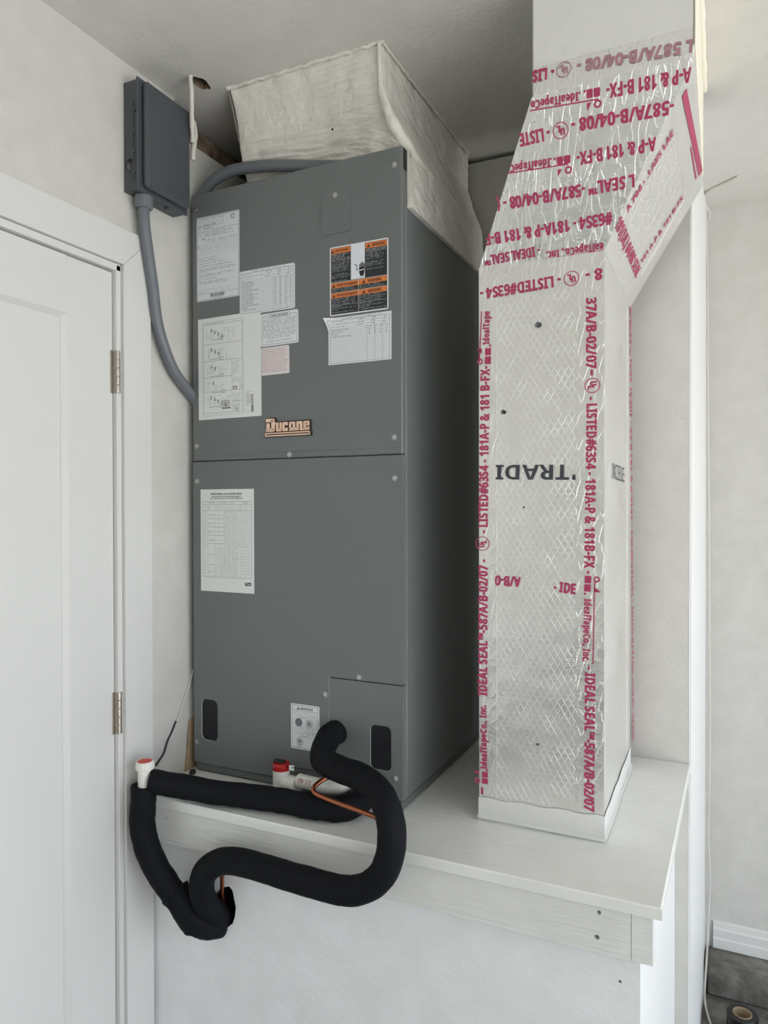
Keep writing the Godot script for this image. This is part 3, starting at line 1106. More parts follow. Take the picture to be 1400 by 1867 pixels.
	var pic := Transform3D(Basis.from_scale(Vector3(0.78, 0.78, 1.0)), Vector3(hx * 0.22, 0.0135, 0))
	part(lab, "hand_pictogram", st, mats.ink).transform = pic
	st = begin()
	var sp := [Vector2(-0.0225, 0.0225), Vector2(-0.0145, 0.0155), Vector2(-0.0135, 0.013), Vector2(-0.0165, 0.0075), Vector2(-0.0165, 0.005), Vector2(-0.012, 0.0035)]
	for i in sp.size() - 1:
		var d: Vector2 = (sp[i + 1] - sp[i]).normalized().orthogonal() * 0.001
		face(st, [Vector3(hx + sp[i].x + d.x, sp[i].y + d.y, 0.0006), Vector3(hx + sp[i].x - d.x, sp[i].y - d.y, 0.0006), Vector3(hx + sp[i + 1].x - d.x, sp[i + 1].y - d.y, 0.0006), Vector3(hx + sp[i + 1].x + d.x, sp[i + 1].y + d.y, 0.0006)], Vector3.BACK)
	part(lab, "conductor_pictogram", st, mats.ink).transform = pic
	# accessory kits sheet --------------------------------------------------
	im = label_tex(560, 880, paper)
	frame(im, 24, 104, 512, 650, 2, k)
	rect(im, 24, 130, 512, 2, k)
	rect(im, 24, 182, 512, 2, k)
	words(im, 90, 112, 270, 9, k)
	words(im, 440, 108, 60, 7, k)
	words(im, 440, 118, 60, 7, k)
	for c in [48, 78, 152, 200, 248, 296, 344, 392, 424, 466]: rect(im, c, 130, 1, 624, g)
	for c in [54, 84, 156, 204, 252, 300, 348, 396, 430, 472]:
		for r in 3: words(im, c, 140 + r * 13, 36, 6, g)
	for r in 4:
		rect(im, 78, 252 + r * 72, 170, 2, k)
		words(im, 84, 212 + r * 72, 62, 7, k)
		words(im, 84, 224 + r * 72, 62, 7, k)
		words(im, 158, 218 + r * 72, 36, 6, k)
		words(im, 206, 218 + r * 72, 36, 6, k)
	for r in 44:
		var y := 190 + r * 12.7
		for c in [252, 300, 348]:
			words(im, c, y, 40, 7, g)
		if r < 24:
			words(im, 30, y, 14, 5, g)
			words(im, 52, y, 22, 6, g)
			words(im, 396, y, 24, 5, g)
			words(im, 430, y, 32, 6, g)
			words(im, 472, y, 54, 6, g)
		else:
			words(im, 158, y, 36, 6, g)
			words(im, 208, y, 34, 7, g)
			if r % 2 == 0:
				rect(im, 24, y - 3, 54, 1, g)
				rect(im, 392, y - 3, 144, 1, g)
				words(im, 436, y + 3, 24, 6, g)
				words(im, 488, y + 3, 30, 6, g)
		if r in [29, 36, 41]: words(im, 84, y, 62, 7, k)
	for y in [584, 704]: rect(im, 78, y, 74, 1, g)
	words(im, 90, 762, 380, 6, g)
	rect(im, 466, 790, 64, 26, k)
	rect(im, 474, 796, 18, 8, paper)
	rect(im, 498, 800, 24, 8, paper)
	words(im, 480, 822, 40, 5, k)
	lab = label_part(t, "accessory_kits_label", im, -0.5295, 0.436, -0.3745, 0.678, 0.0, 0.0, 0.0, "white sheet headed AVAILABLE ACCESSORY KITS")
	put(lab, 0.155, 0.242, "AVAILABLE ACCESSORY KITS", 0.49, 0.046, 0.0042, 0.09, mats.ink)
	put(lab, 0.155, 0.242, "INSTALLER MUST CHECK THE BOX IN COLUMN \"X\"", 0.49, 0.072, 0.0022, 0.085, mats.ink)
	put(lab, 0.155, 0.242, "THAT CORRESPONDS WITH THE ACCESSORY INSTALLED", 0.49, 0.089, 0.0022, 0.096, mats.ink)
	# important --------------------------------------------------
	im = label_tex(300, 400, white)
	frame(im, 14, 12, 272, 376, 3, k)
	rect(im, 14, 56, 272, 2, k)
	for i in 4: words(im, 30, 64 + i * 12, 240, 7, g)
	words(im, 100, 112, 80, 8, k)
	frame(im, 34, 122, 234, 76, 1, g)
	for i in 2: words(im, 40 + i * 120, 208, 90, 7, g)
	for i in 2: words(im, 40 + i * 120, 220, 80, 7, g)
	for i in 3: words(im, 30, 240 + i * 12, 230, 7, g)
	words(im, 110, 278, 70, 8, k)
	frame(im, 34, 288, 234, 70, 1, g)
	words(im, 60, 366, 80, 7, k)
	words(im, 60, 377, 70, 6, k)
	lab = label_part(t, "important_label", im, -0.2755, 0.0955, -0.201, 0.196, 0.003, 0.0, 0.0, "white label headed IMPORTANT with drain diagrams")
	put(lab, 0.0745, 0.1, "IMPORTANT", 0.56, 0.092, 0.0048, 0.033, mats.ink)
	triangle(lab, 0.0745, 0.1, 0.26, 0.09, 0.006, mats.ink, mats.label_white)
	for a in [[-0.0165, 0.0095, 0.0095, true], [0.0105, 0.0085, 0.0085, false], [-0.014, -0.0325, 0.0085, false]]:
		var o := mi(lab, "drain_diagram", ring_mesh(a[2], a[2] * (0.98 if a[3] else 0.14)), mats.ink_soft if not a[3] else mats.grey_pvc)
		o.position = Vector3(a[0], a[1], 0.0006)
		if not a[3]:
			var o2 := mi(lab, "drain_diagram", ring_mesh(a[2] * 0.5, a[2] * 0.3), mats.ink_soft)
			o2.position = Vector3(a[0], a[1], 0.0006)

func build_nameplate(t: Node3D) -> void:
	# raised maker's name in slab letters over a double rule, on a black backing
	var n := Node3D.new()
	n.name = "nameplate"
	t.add_child(n)
	n.set_meta("label", "peach raised lettering nameplate with black edges")
	n.position = Vector3(-0.338, 0.7955, 0.0)
	var s := 0.118 / 1130.0
	var L := {
		"D": [[0, 0, 205, 78], [18, 98, 84, 190], [0, 212, 205, 76], [140, 16, 92, 256], [120, 30, 60, 40], [195, 10, 22, 60], [195, 220, 22, 60]],
		"u": [[244, 92, 40, 40], [262, 92, 62, 182], [352, 92, 54, 196], [275, 226, 120, 62]],
		"c": [[424, 100, 62, 180], [436, 92, 128, 62], [436, 226, 128, 62], [520, 136, 46, 34], [520, 210, 46, 40]],
		"a": [[595, 104, 58, 172], [607, 92, 120, 54], [595, 222, 250, 66], [690, 92, 62, 196]],
		"n": [[780, 92, 62, 196], [790, 92, 130, 56], [868, 104, 62, 184], [925, 250, 35, 38]],
		"e": [[955, 100, 60, 180], [967, 92, 135, 50], [1050, 92, 58, 100], [990, 166, 115, 30], [955, 226, 150, 62], [1050, 215, 58, 50]],
	}
	var yt := 288.0 + 100.0
	for ch in L:
		var bk := begin()
		var fr := begin()
		for r in L[ch]:
			var x0: float = r[0]
			var y0: float = yt - r[1] - r[3]
			span(bk, Vector3(x0 - 12, y0 - 14, 0) * s, Vector3((x0 + r[2] + 34) * s, (y0 + r[3] + 20) * s, 0.0032), 0.0004)
			span(fr, Vector3(x0, y0, 0) * s + Vector3(0, 0, 0.0033), Vector3((x0 + r[2]) * s, (y0 + r[3]) * s, 0.0046), 0.0004)
		part(n, "letter_backing", bk, mats.black_plastic)
		part(n, "letter", fr, mats.peach)
	var b := begin()
	span(b, Vector3(-30, -14, 0) * s, Vector3(1160 * s, 90 * s, 0.0032), 0.0004)
	part(n, "rule_backing", b, mats.black_plastic)
	b = begin()
	for y in [0, 52]: span(b, Vector3(-20, y, 0) * s + Vector3(0, 0, 0.0033), Vector3(1118 * s, (y + 28) * s, 0.0044), 0.0003)
	for x in [-20, 1092]: span(b, Vector3(x, 0, 0) * s + Vector3(0, 0, 0.0033), Vector3((x + 26) * s, 80 * s, 0.0044), 0.0003)
	part(n, "rule", b, mats.peach)

# ---------------------------------------------------------------- supply plenum (mastic covered) above the air handler
func build_plenum() -> void:
	var t := thing("supply_plenum", "off-white sealant covered plenum between the cabinet top and the ceiling", "duct")
	var n := FastNoiseLite.new()
	n.seed = 5
	n.frequency = 6.0
	n.fractal_octaves = 3
	var streak := FastNoiseLite.new()
	streak.seed = 15
	streak.frequency = 1.0
	streak.fractal_octaves = 3
	var TL := Vector3(-1.03, 2.512, -1.357)
	var BL := Vector3(-1.038, 2.2945, -1.376)
	# front: straight neck above, right edge flares outward below
	var st := begin()
	var ffn := func(u: float, v: float) -> Vector3:
		var y := lerpf(2.512, 2.2945, v)
		var xr := -0.639 if y > 2.415 else lerpf(-0.592, -0.641, pow((y - 2.2945) / (2.415 - 2.2945), 0.8))
		var xl := lerpf(TL.x, BL.x, v) + 0.004 * sin(v * 7.0)
		var x := lerpf(xl, xr, u)
		var z := lerpf(-1.355, lerpf(-1.45, -1.382, smoothstep(0.45, 0.97, u)), v)
		var sy := y + 0.05 * (x + 0.8) * (x + 0.8) + 0.12 * (x + 0.8) * v
		var amp := 0.0022 + 0.0055 * smoothstep(0.35, 0.75, v) * smoothstep(0.0, 0.12, u)
		z += amp * streak.get_noise_2d(x * 4.0, sy * 95.0) + 0.0022 * n.get_noise_3d(x, y, z)
		var rv := Vector2(x + 0.86, (y - 2.1) * 1.4)
		var sw := smoothstep(0.3, 0.6, u) * smoothstep(0.35, 0.7, v)
		z += 0.007 * sw * streak.get_noise_2d(rv.length() * 75.0, rv.angle() * 2.5)
		z += 0.006 * exp(-pow((u - 0.97) / 0.03, 2.0)) * smoothstep(0.2, 0.5, v)
		z -= 0.010 * pow(clampf((u - 0.985) / 0.015, 0, 1), 2.0) + 0.01 * pow(clampf((0.012 - u) / 0.012, 0, 1), 2.0)
		return Vector3(x, y, z)
	grid(st, ffn, 120, 90, Vector3.BACK)
	part(t, "front_board", st, mats.mastic)
	# right face: tilted neck, then the flap that laps down over the cabinet side
	st = begin()
	var sfn := func(u: float, v: float) -> Vector3:
		var y: float
		if v < 0.35: y = lerpf(2.512, 2.415, v / 0.35)
		elif v < 0.65: y = lerpf(2.415, 2.295, (v - 0.35) / 0.3)
		else: y = lerpf(2.295, 2.172, (v - 0.65) / 0.35)
		var x: float
		var z0: float
		if y > 2.415:
			x = -0.641
			z0 = -1.357
		elif y > 2.295:
			var q := (2.415 - y) / 0.12
			x = lerpf(-0.641, -0.5905, q)
			z0 = lerpf(-1.357, -1.388, q)
		else:
			x = lerpf(-0.5905, -0.5865, (2.295 - y) / 0.123)
			z0 = -1.389
		var z := lerpf(z0, -1.895, u)
		x += 0.012 * u * smoothstep(2.3, 2.5, y)
		x += 0.0026 * streak.get_noise_2d(z * 5.0 + y * 4.0, (y * 0.8 - z * 0.3) * 60.0) + 0.002 * n.get_noise_3d(x * 3.0, y, z)
		return Vector3(x, y, z)
	grid(st, sfn, 80, 60, Vector3.RIGHT)
	# thickness of the flap: its front and lower edges
	var fl := []
	for i in 2:
		var v := 0.66 if i == 0 else 1.0
		fl.append(sfn.call(0.0, v))
	face(st, [fl[0], fl[1], Vector3(-0.5965, 2.172, -1.389), Vector3(-0.5965, 2.292, -1.389)], Vector3.BACK)
	face(st, [fl[1], sfn.call(1.0, 1.0), Vector3(-0.5955, 2.172, -1.895), Vector3(-0.5965, 2.172, -1.389)], Vector3.DOWN)
	part(t, "side_board", st, mats.mastic)
	# left and back closing boards
	st = begin()
	face(st, [Vector3(-1.034, 2.512, -1.362), Vector3(-1.034, 2.512, -1.9), Vector3(-1.04, 2.294, -1.9), Vector3(-1.04, 2.294, -1.456)], Vector3.LEFT)
	part(t, "left_board", st, mats.mastic)
	# thick trowelled seam down the front right corner, ending in a point on the flap
	st = begin()
	var pts := []
	var rad := []
	var px := [[690, 78, -0.643, 0.004], [693, 120, -0.643, 0.005], [695, 163, -0.642, 0.007], [704, 195, -0.630, 0.010], [717, 225, -0.614, 0.012], [735, 256, -0.600, 0.012], [752, 280, -0.593, 0.0095], [766, 298, -0.588, 0.006], [776, 309, -0.5865, 0.002]]
	for q in px:
		var p := at_x(q[0], q[1], q[2])
		pts.append(p)
	var sm := spline(pts, 6)
	for i in sm.size():
		var f := float(i) / (sm.size() - 1) * (px.size() - 1)
		var a: int = mini(int(f), px.size() - 2)
		rad.append(lerpf(px[a][3], px[a + 1][3], f - a))
	tube(st, sm, rad, 14, 0.0035, 4)
	part(t, "sealant_seam", st, mats.mastic)
	# ragged bead along the ceiling
	st = begin()
	var bp := []
	for i in 40:
		var u := i / 39.0
		bp.append(Vector3(lerpf(-1.03, -0.64, u), CEIL - 0.002 + 0.0015 * sin(i * 1.7), -1.352 + 0.0015 * sin(i * 2.9)))
	tube(st, bp, 0.0042, 8, 0.003, 9)
	var bp2 := []
	for i in 44:
		var u := i / 43.0
		bp2.append(Vector3(-0.637 + 0.012 * u, CEIL - 0.002 + 0.0015 * sin(i * 2.1), lerpf(-1.352, -1.88, u)))
	tube(st, bp2, 0.004, 8, 0.003, 10)
	part(t, "ceiling_bead", st, mats.mastic)
	st = begin()
	var dh := at_z(607, 237, -1.366)
	lathe(st, dh + Vector3(0, 0, 0.002), Vector3.BACK, [[0.0025, 0], [0.002, 0.002], [0, 0.002]], 8)
	part(t, "screw_head", st, mats.black_plastic, "black screw head")

# ---------------------------------------------------------------- foil faced return duct
func build_return_duct() -> void:
	var t := thing("return_duct", "silver foil ductboard return duct with red printed tape rising to the ceiling", "duct")
	var zf := -1.405
	var zbk := -1.835
	var xl := -0.444
	var xr := -0.2
	var y1 := 2.03
	var y2 := 2.285
	var xl2 := -0.309
	var xr2 := -0.041
	var zf2 := -1.29
	var zb2 := -1.82
	var A := [Vector3(xl, PY, zf), Vector3(xr, PY, zf), Vector3(xr, PY, zbk), Vector3(xl, PY, zbk)]
	var B := [Vector3(xl, y1, zf), Vector3(xr, y1, zf), Vector3(xr, y1, zbk), Vector3(xl, y1, zbk)]
	var C2 := [Vector3(xl2, y2, zf2), Vector3(xr2, y2, zf2), Vector3(xr2, y2, zb2), Vector3(xl2, y2, zb2)]
	var yp := 2.335
	var up := Vector3(0, 1, 0)
	var lift := func(q: Array, y: float) -> Array:
		var o := []
		for v in q: o.append(Vector3(v.x, y, v.z))
		return o
	loft(t, "lower_section", A, B, mats.foil_scrim, 0.0045)
	loft(t, "offset_section", B, C2, mats.foil_tape, 0.003)
	var P: Array = lift.call(C2, yp)
	loft(t, "neck", C2, P, mats.foil_tape_smooth, 0.003)
	var Q: Array = lift.call(C2, CEIL + 0.005)
	loft(t, "painted_neck", P, Q, mats.duct_paint, 0.003)
	# white painted flashing round the foot
	var st := begin()
	var o := 0.0022
	var hl := at_z(872, 1452, zf).y
	var hr := at_z(1098, 1487, zf).y
	var f0 := [Vector3(xl - o, PY, zf + o), Vector3(xr + o, PY, zf + o), Vector3(xr + o, PY, zbk - o), Vector3(xl - o, PY, zbk - o)]
	var hs := [hl, hr, hr, hl]
	for i in 4:
		var j := (i + 1) % 4
		var a: Vector3 = f0[i]
		var b: Vector3 = f0[j]
		var nrm := (a + b) * 0.5 - Vector3((xl + xr) / 2, PY, (zf + zbk) / 2)
		var k := 14
		for s in k:
			var u0 := float(s) / k
			var u1 := float(s + 1) / k
			var p0 := a.lerp(b, u0)
			var p1 := a.lerp(b, u1)
			var g0 := 0.0018 * sin(u0 * 21.0 + i) if s > 0 else 0.0
			var g1 := 0.0018 * sin(u1 * 21.0 + i) if s < k - 1 else 0.0
			face(st, [p0, p1, Vector3(p1.x, lerpf(hs[i], hs[j], u1) + g1, p1.z), Vector3(p0.x, lerpf(hs[i], hs[j], u0) + g0, p0.z)], nrm)
	part(t, "painted_foot", st, mats.duct_paint, "white painted band round the foot of the duct")
	st = begin()
	var foot := []
	for v in f0: foot.append(v + Vector3(0, 0.0055, 0))
	foot.append(foot[0])
	for i in 4: tube(st, [foot[i], (foot[i] as Vector3).lerp(foot[i + 1], 0.33), (foot[i] as Vector3).lerp(foot[i + 1], 0.66), foot[i + 1]], 0.004, 8, 0.002, 30 + i)
	part(t, "foot_bead", st, mats.duct_paint)
	# planes for the tapes and their print
	var FR := [Vector3(0, 0, zf), Vector3.BACK]
	var nS := (Vector3(1, 0, 0)).cross(Vector3(0, y2 - y1, zf2 - zf)).normalized()
	if nS.z < 0: nS = -nS
	var SL := [Vector3(xl, y1, zf), nS]
	var SD := [Vector3(xr, 0, 0), Vector3.RIGHT]
	var nD := Vector3(y2 - y1, -(xr2 - xr), 0).normalized()
	var SS := [Vector3(xr, y1, 0), nD]
	var NK := [Vector3(0, 0, zf2), Vector3.BACK]
	var th := 0.0006
	# vertical corner tapes on the lower section, wrapping the edges
	var tl := hl
	strip(t, [Vector3(xl - 0.001, hl, zf), Vector3(xl + 0.036, hl, zf), Vector3(xl + 0.036, y1 - 0.03, zf), Vector3(xl - 0.001, y1 - 0.02, zf)], Vector3.BACK, th, mats.foil_tape_smooth)
	strip(t, [Vector3(xr - 0.052, hr, zf), Vector3(xr + 0.0008, hr, zf), Vector3(xr + 0.0008, y1 - 0.01, zf), Vector3(xr - 0.052, y1 - 0.03, zf)], Vector3.BACK, th, mats.foil_tape_smooth)
	strip(t, [Vector3(xr, hr, zf + 0.0008), Vector3(xr, hr, zf - 0.05), Vector3(xr, y1 - 0.02, zf - 0.05), Vector3(xr, y1, zf + 0.0008)], Vector3.RIGHT, th, mats.foil_tape)
	strip(t, [Vector3(xr, hr, zbk), Vector3(xr, hr, zbk + 0.06), Vector3(xr, y1 - 0.02, zbk + 0.06), Vector3(xr, y1, zbk)], Vector3.RIGHT, th, mats.foil_tape)
	# horizontal tapes: the last one on the vertical face, then up the slope
	strip(t, [Vector3(xl - 0.001, y1 - 0.062, zf + 0.0007), Vector3(xr + 0.001, y1 - 0.046, zf + 0.0007), Vector3(xr + 0.001, y1, zf + 0.0007), Vector3(xl - 0.001, y1, zf + 0.0007)], Vector3.BACK, th, mats.foil_tape_smooth)
	var rows := 5
	for i in rows:
		var a := float(i) / rows
		var b := (i + 0.97) / rows
		var q := []
		for w in [[a, 0], [a, 1], [b, 1], [b, 0]]:
			var e: Vector3 = (B[0] as Vector3).lerp(C2[0], w[0]) if w[1] == 0 else (B[1] as Vector3).lerp(C2[1], w[0])
			q.append(e)
		strip(t, q, nS, th, mats.foil_tape if i % 2 == 0 else mats.foil_tape_smooth)
	# tapes on the sloping side
	for w in [[0.0, 0.1], [0.84, 1.0]]:
		var q := []
		for v in [[w[0], 0], [w[1], 0], [w[1], 1], [w[0], 1]]:
			var lo: Vector3 = (B[1] as Vector3).lerp(B[2], v[0])
			var hi: Vector3 = (C2[1] as Vector3).lerp(C2[2], v[0])
			q.append(lo if v[1] == 0 else hi)
		strip(t, q, nD, th, mats.foil_tape)
	for w in [[0.0, 0.2], [0.78, 0.97]]:
		var q := []
		for v in [[w[0], 0], [w[0], 1], [w[1], 1], [w[1], 0]]:
			var lo: Vector3 = (B[1] as Vector3).lerp(B[2], v[1])
			var hi: Vector3 = (C2[1] as Vector3).lerp(C2[2], v[1])
			q.append(lo.lerp(hi, v[0]))
		strip(t, q, nD, th * 1.5, mats.foil_tape_smooth)
	# print: rows that read upside down
	var r: Material = mats.tape_ink
	var e := 0.0017
	ink(t, FR, Vector2(1098, 499), Vector2(1068, 504), 0.021, "8 -", r, e)
	ink_ul(t, FR, Vector2(1042, 508), Vector2(1000, 516), 0.0145, r, e)
	ink(t, FR, Vector2(1022, 511), Vector2(876, 537), 0.021, "- LISTED#63S4 -", r, e)
	ink(t, SL, Vector2(984, 457), Vector2(884, 476), 0.018, "- IDEAL SEAL™", r, e)
	ink(t, SL, Vector2(1100, 447), Vector2(996, 464), 0.014, "ealTapeCo., Inc.", r, e)
	ink_bar(t, SL, Vector2(1100, 456), Vector2(990, 473), 0.0022, r, e)
	ink(t, SL, Vector2(1116, 397), Vector2(886, 437), 0.021, "#63S4 - 181A-P & 181 B-F", r, e)
	ink(t, SL, Vector2(1156, 327), Vector2(906, 372), 0.021, "L SEAL™ -587A/B-04/08 - (", r, e)
	ink(t, SL, Vector2(1196, 262), Vector2(1052, 290), 0.021, "A-P & 181 B-FX-", r, e)
	ink_logo(t, SL, Vector2(1040, 294), Vector2(1008, 300), 0.022, r, e)
	ink(t, SL, Vector2(1006, 293), Vector2(930, 306), 0.013, ".IdealTapeC", r, e)
	ink_bar(t, SL, Vector2(1036, 299), Vector2(926, 316), 0.0022, r, e)
	ink(t, SL, Vector2(1228, 195), Vector2(1042, 230), 0.021, "-587A/B-04/08 -", r, e)
	ink_ul(t, SL, Vector2(1022, 238), Vector2(1000, 242), 0.0140, r, e)
	ink(t, SL, Vector2(1002, 243), Vector2(948, 256), 0.021, "- LISTE", r, e)
	ink(t, SL, Vector2(1260, 136), Vector2(1106, 167), 0.021, "A-P & 181 B-FX-", r, e)
	ink_logo(t, SL, Vector2(1094, 172), Vector2(1062, 178), 0.022, r, e)
	ink(t, SL, Vector2(1058, 173), Vector2(968, 190), 0.013, ".IdealTapeCo", r, e)
	ink_bar(t, SL, Vector2(1090, 181), Vector2(966, 202), 0.0022, r, e)
	# the topmost row, half painted over
	var fd: Material = mats.tape_ink_faint
	ink(t, NK, Vector2(1262, 84), Vector2(1052, 122), 0.020, "L 587A/B-04/08 -", fd, e)
	ink_ul(t, NK, Vector2(1028, 127), Vector2(1010, 131), 0.0135, fd, e)
	ink(t, NK, Vector2(1010, 132), Vector2(971, 140), 0.020, "- LIS", r, e)
	# vertical print, left strip (reads upward)
	ink(t, FR, Vector2(880, 1268), Vector2(881, 1020), 0.0185, "IDEAL SEAL™-587A/B-02/07 -", r, e)
	ink_ul(t, FR, Vector2(880, 991), Vector2(880, 960), 0.0145, r, e)
	ink(t, FR, Vector2(881, 972), Vector2(885, 668), 0.0185, "- LISTED#63S4 - 181A-P & 181 B-FX-", r, e)
	ink_logo(t, FR, Vector2(886, 664), Vector2(887, 626), 0.02, r, e)
	ink(t, FR, Vector2(888, 628), Vector2(889, 568), 0.013, "IdealTape", r, e)
	ink_bar(t, FR, Vector2(874, 660), Vector2(878, 568), 0.002, r, e)
	ink(t, FR, Vector2(884, 1402), Vector2(882, 1285), 0.013, "IdealTapeCo., Inc.", r, e)
	ink_logo(t, FR, Vector2(881, 1428), Vector2(881, 1400), 0.02, r, e)
	ink(t, FR, Vector2(879, 1447), Vector2(879, 1436), 0.02, "-", r, e)
	# right strip (reads downward)
	ink(t, FR, Vector2(1078, 543), Vector2(1078, 672), 0.0185, "37A/B-02/07", r, e)
	ink(t, FR, Vector2(1079, 675), Vector2(1079, 684), 0.02, "-", r, e)
	ink_ul(t, FR, Vector2(1080, 703), Vector2(1080, 730), 0.0145, r, e)
	ink(t, FR, Vector2(1079, 724), Vector2(1074, 1046), 0.0185, "- LISTED#63S4 - 181A-P & 181B-FX -", r, e)
	ink_logo(t, FR, Vector2(1076, 1050), Vector2(1074, 1088), 0.02, r, e)
	ink(t, FR, Vector2(1070, 1092), Vector2(1067, 1206), 0.013, "IdealTapeCo., Inc.", r, e)
	ink_bar(t, FR, Vector2(1084, 1060), Vector2(1081, 1210), 0.002, r, e)
	ink(t, FR, Vector2(1076, 1216), Vector2(1074, 1478), 0.0185, "- IDEAL SEAL™-587A/B-02/07", r, e)
	# stray pieces between the strips
	ink(t, FR, Vector2(949, 1061), Vector2(903, 1058), 0.0195, "A/B-0", r, e)
	ink(t, FR, Vector2(1010, 1069), Vector2(1049, 1074), 0.0195, "- IDE", r, e)
	ink(t, FR, Vector2(1050, 861), Vector2(904, 861), 0.029, "'TRADI", mats.ink_dot, e)
	# side face print
	ink(t, SD, Vector2(1153, 1350), Vector2(1148, 560), 0.034, "IDEAL SEAL™-587A/B-02/07 - LISTED#63S4 - 181A-P & 181 B-FX - IDEAL SEAL™-587A/B", r, e)
	ink(t, SD, Vector2(1115, 858), Vector2(1137, 866), 0.03, "XCELE", mats.ink_soft, e)
	ink(t, SS, Vector2(1168, 478), Vector2(1244, 358), 0.02, "181 A-P & 181 B-FX", r, e)
	ink(t, SS, Vector2(1142, 384), Vector2(1226, 240), 0.02, "A 786 - .LAES LAE", r, e)
	ink(t, SS, Vector2(1124, 404), Vector2(1162, 500), 0.022, "181(UL) 04/08 SEAL", r, e)
	ink_bar(t, SS, Vector2(1246, 168), Vector2(1276, 316), 0.014, r, e)
	ink_bar(t, SS, Vector2(1258, 268), Vector2(1268, 326), 0.004, r, e)
	# dents and a puncture in the facing
	for v in [[981, 592, 0.009], [918, 751, 0.007], [980, 1357, 0.004], [955, 925, 0.003]]:
		st = begin()
		var p := at_z(v[0], v[1], zf)
		var pts := []
		for k in 27:
			var a := TAU * k / 27
			var rr: float = v[2] * (rng.randf_range(0.3, 0.55) if k % 2 == 0 else rng.randf_range(0.5, 1.0))
			pts.append(p + Vector3(cos(a) * rr * 1.3, sin(a) * rr, 0.0003))
		face(st, pts, Vector3.BACK)
		part(t, "scuff", st, mats.ink_soft if v[2] < 0.008 else mats.grey_pvc)
	# cream sealant along the right of the neck at the ceiling
	st = begin()
	var bp := []
	var br := []
	for i in 26:
		var u := i / 25.0
		bp.append(Vector3(xr2 + 0.004 + 0.0006 * sin(i * 1.3), CEIL - 0.006, lerpf(zf2 + 0.002, zb2, u)))
		br.append(0.007 + 0.0006 * sin(i * 2.2))
	tube(st, bp, br, 10, 0.0015, 12)
	part(t, "ceiling_bead", st, mats.cream_bead)
	st = begin()
	span(st, Vector3(xr2, yp - 0.03, zb2 + 0.004), Vector3(xr2 + 0.0025, CEIL, zf2 + 0.0015), 0.001)
	part(t, "painted_side", st, mats.cream_bead)

func strip(t: Node, q: Array, nrm: Vector3, th: float, m: Material) -> void:
	var st := begin()
	var f := []
	for v in q: f.append((v as Vector3) + nrm * th)
	face(st, f, nrm)
	var c := Vector3.ZERO
	for v in q: c += v * 0.25
	for i in 4:
		var j := (i + 1) % 4
		face(st, [q[i], q[j], f[j], f[i]], ((q[i] as Vector3) + q[j]) * 0.5 - c)
	part(t, "foil_tape", st, m)
func loft(t: Node, called: String, a: Array, b: Array, m: Material, r: float) -> void:
	# four sided tube between two rectangles, edges chamfered
	var st := begin()
	var ca := Vector3.ZERO
	for v in a: ca += v * 0.125
	for v in b: ca += v * 0.125
	var cut := func(q: Array) -> Array:
		var o := []
		for i in 4:
			var p: Vector3 = q[i]
			o.append(p + ((q[(i + 3) % 4] as Vector3) - p).normalized() * r)
			o.append(p + ((q[(i + 1) % 4] as Vector3) - p).normalized() * r)
		return o
	var A: Array = cut.call(a)
	var B: Array = cut.call(b)
	for i in 8:
		var j := (i + 1) % 8
		face(st, [A[i], A[j], B[j], B[i]], ((A[i] as Vector3) + A[j] + B[i] + B[j]) * 0.25 - ca)
	face(st, A, a[0] - b[0])
	face(st, B, b[0] - a[0])
	part(t, called, st, m)

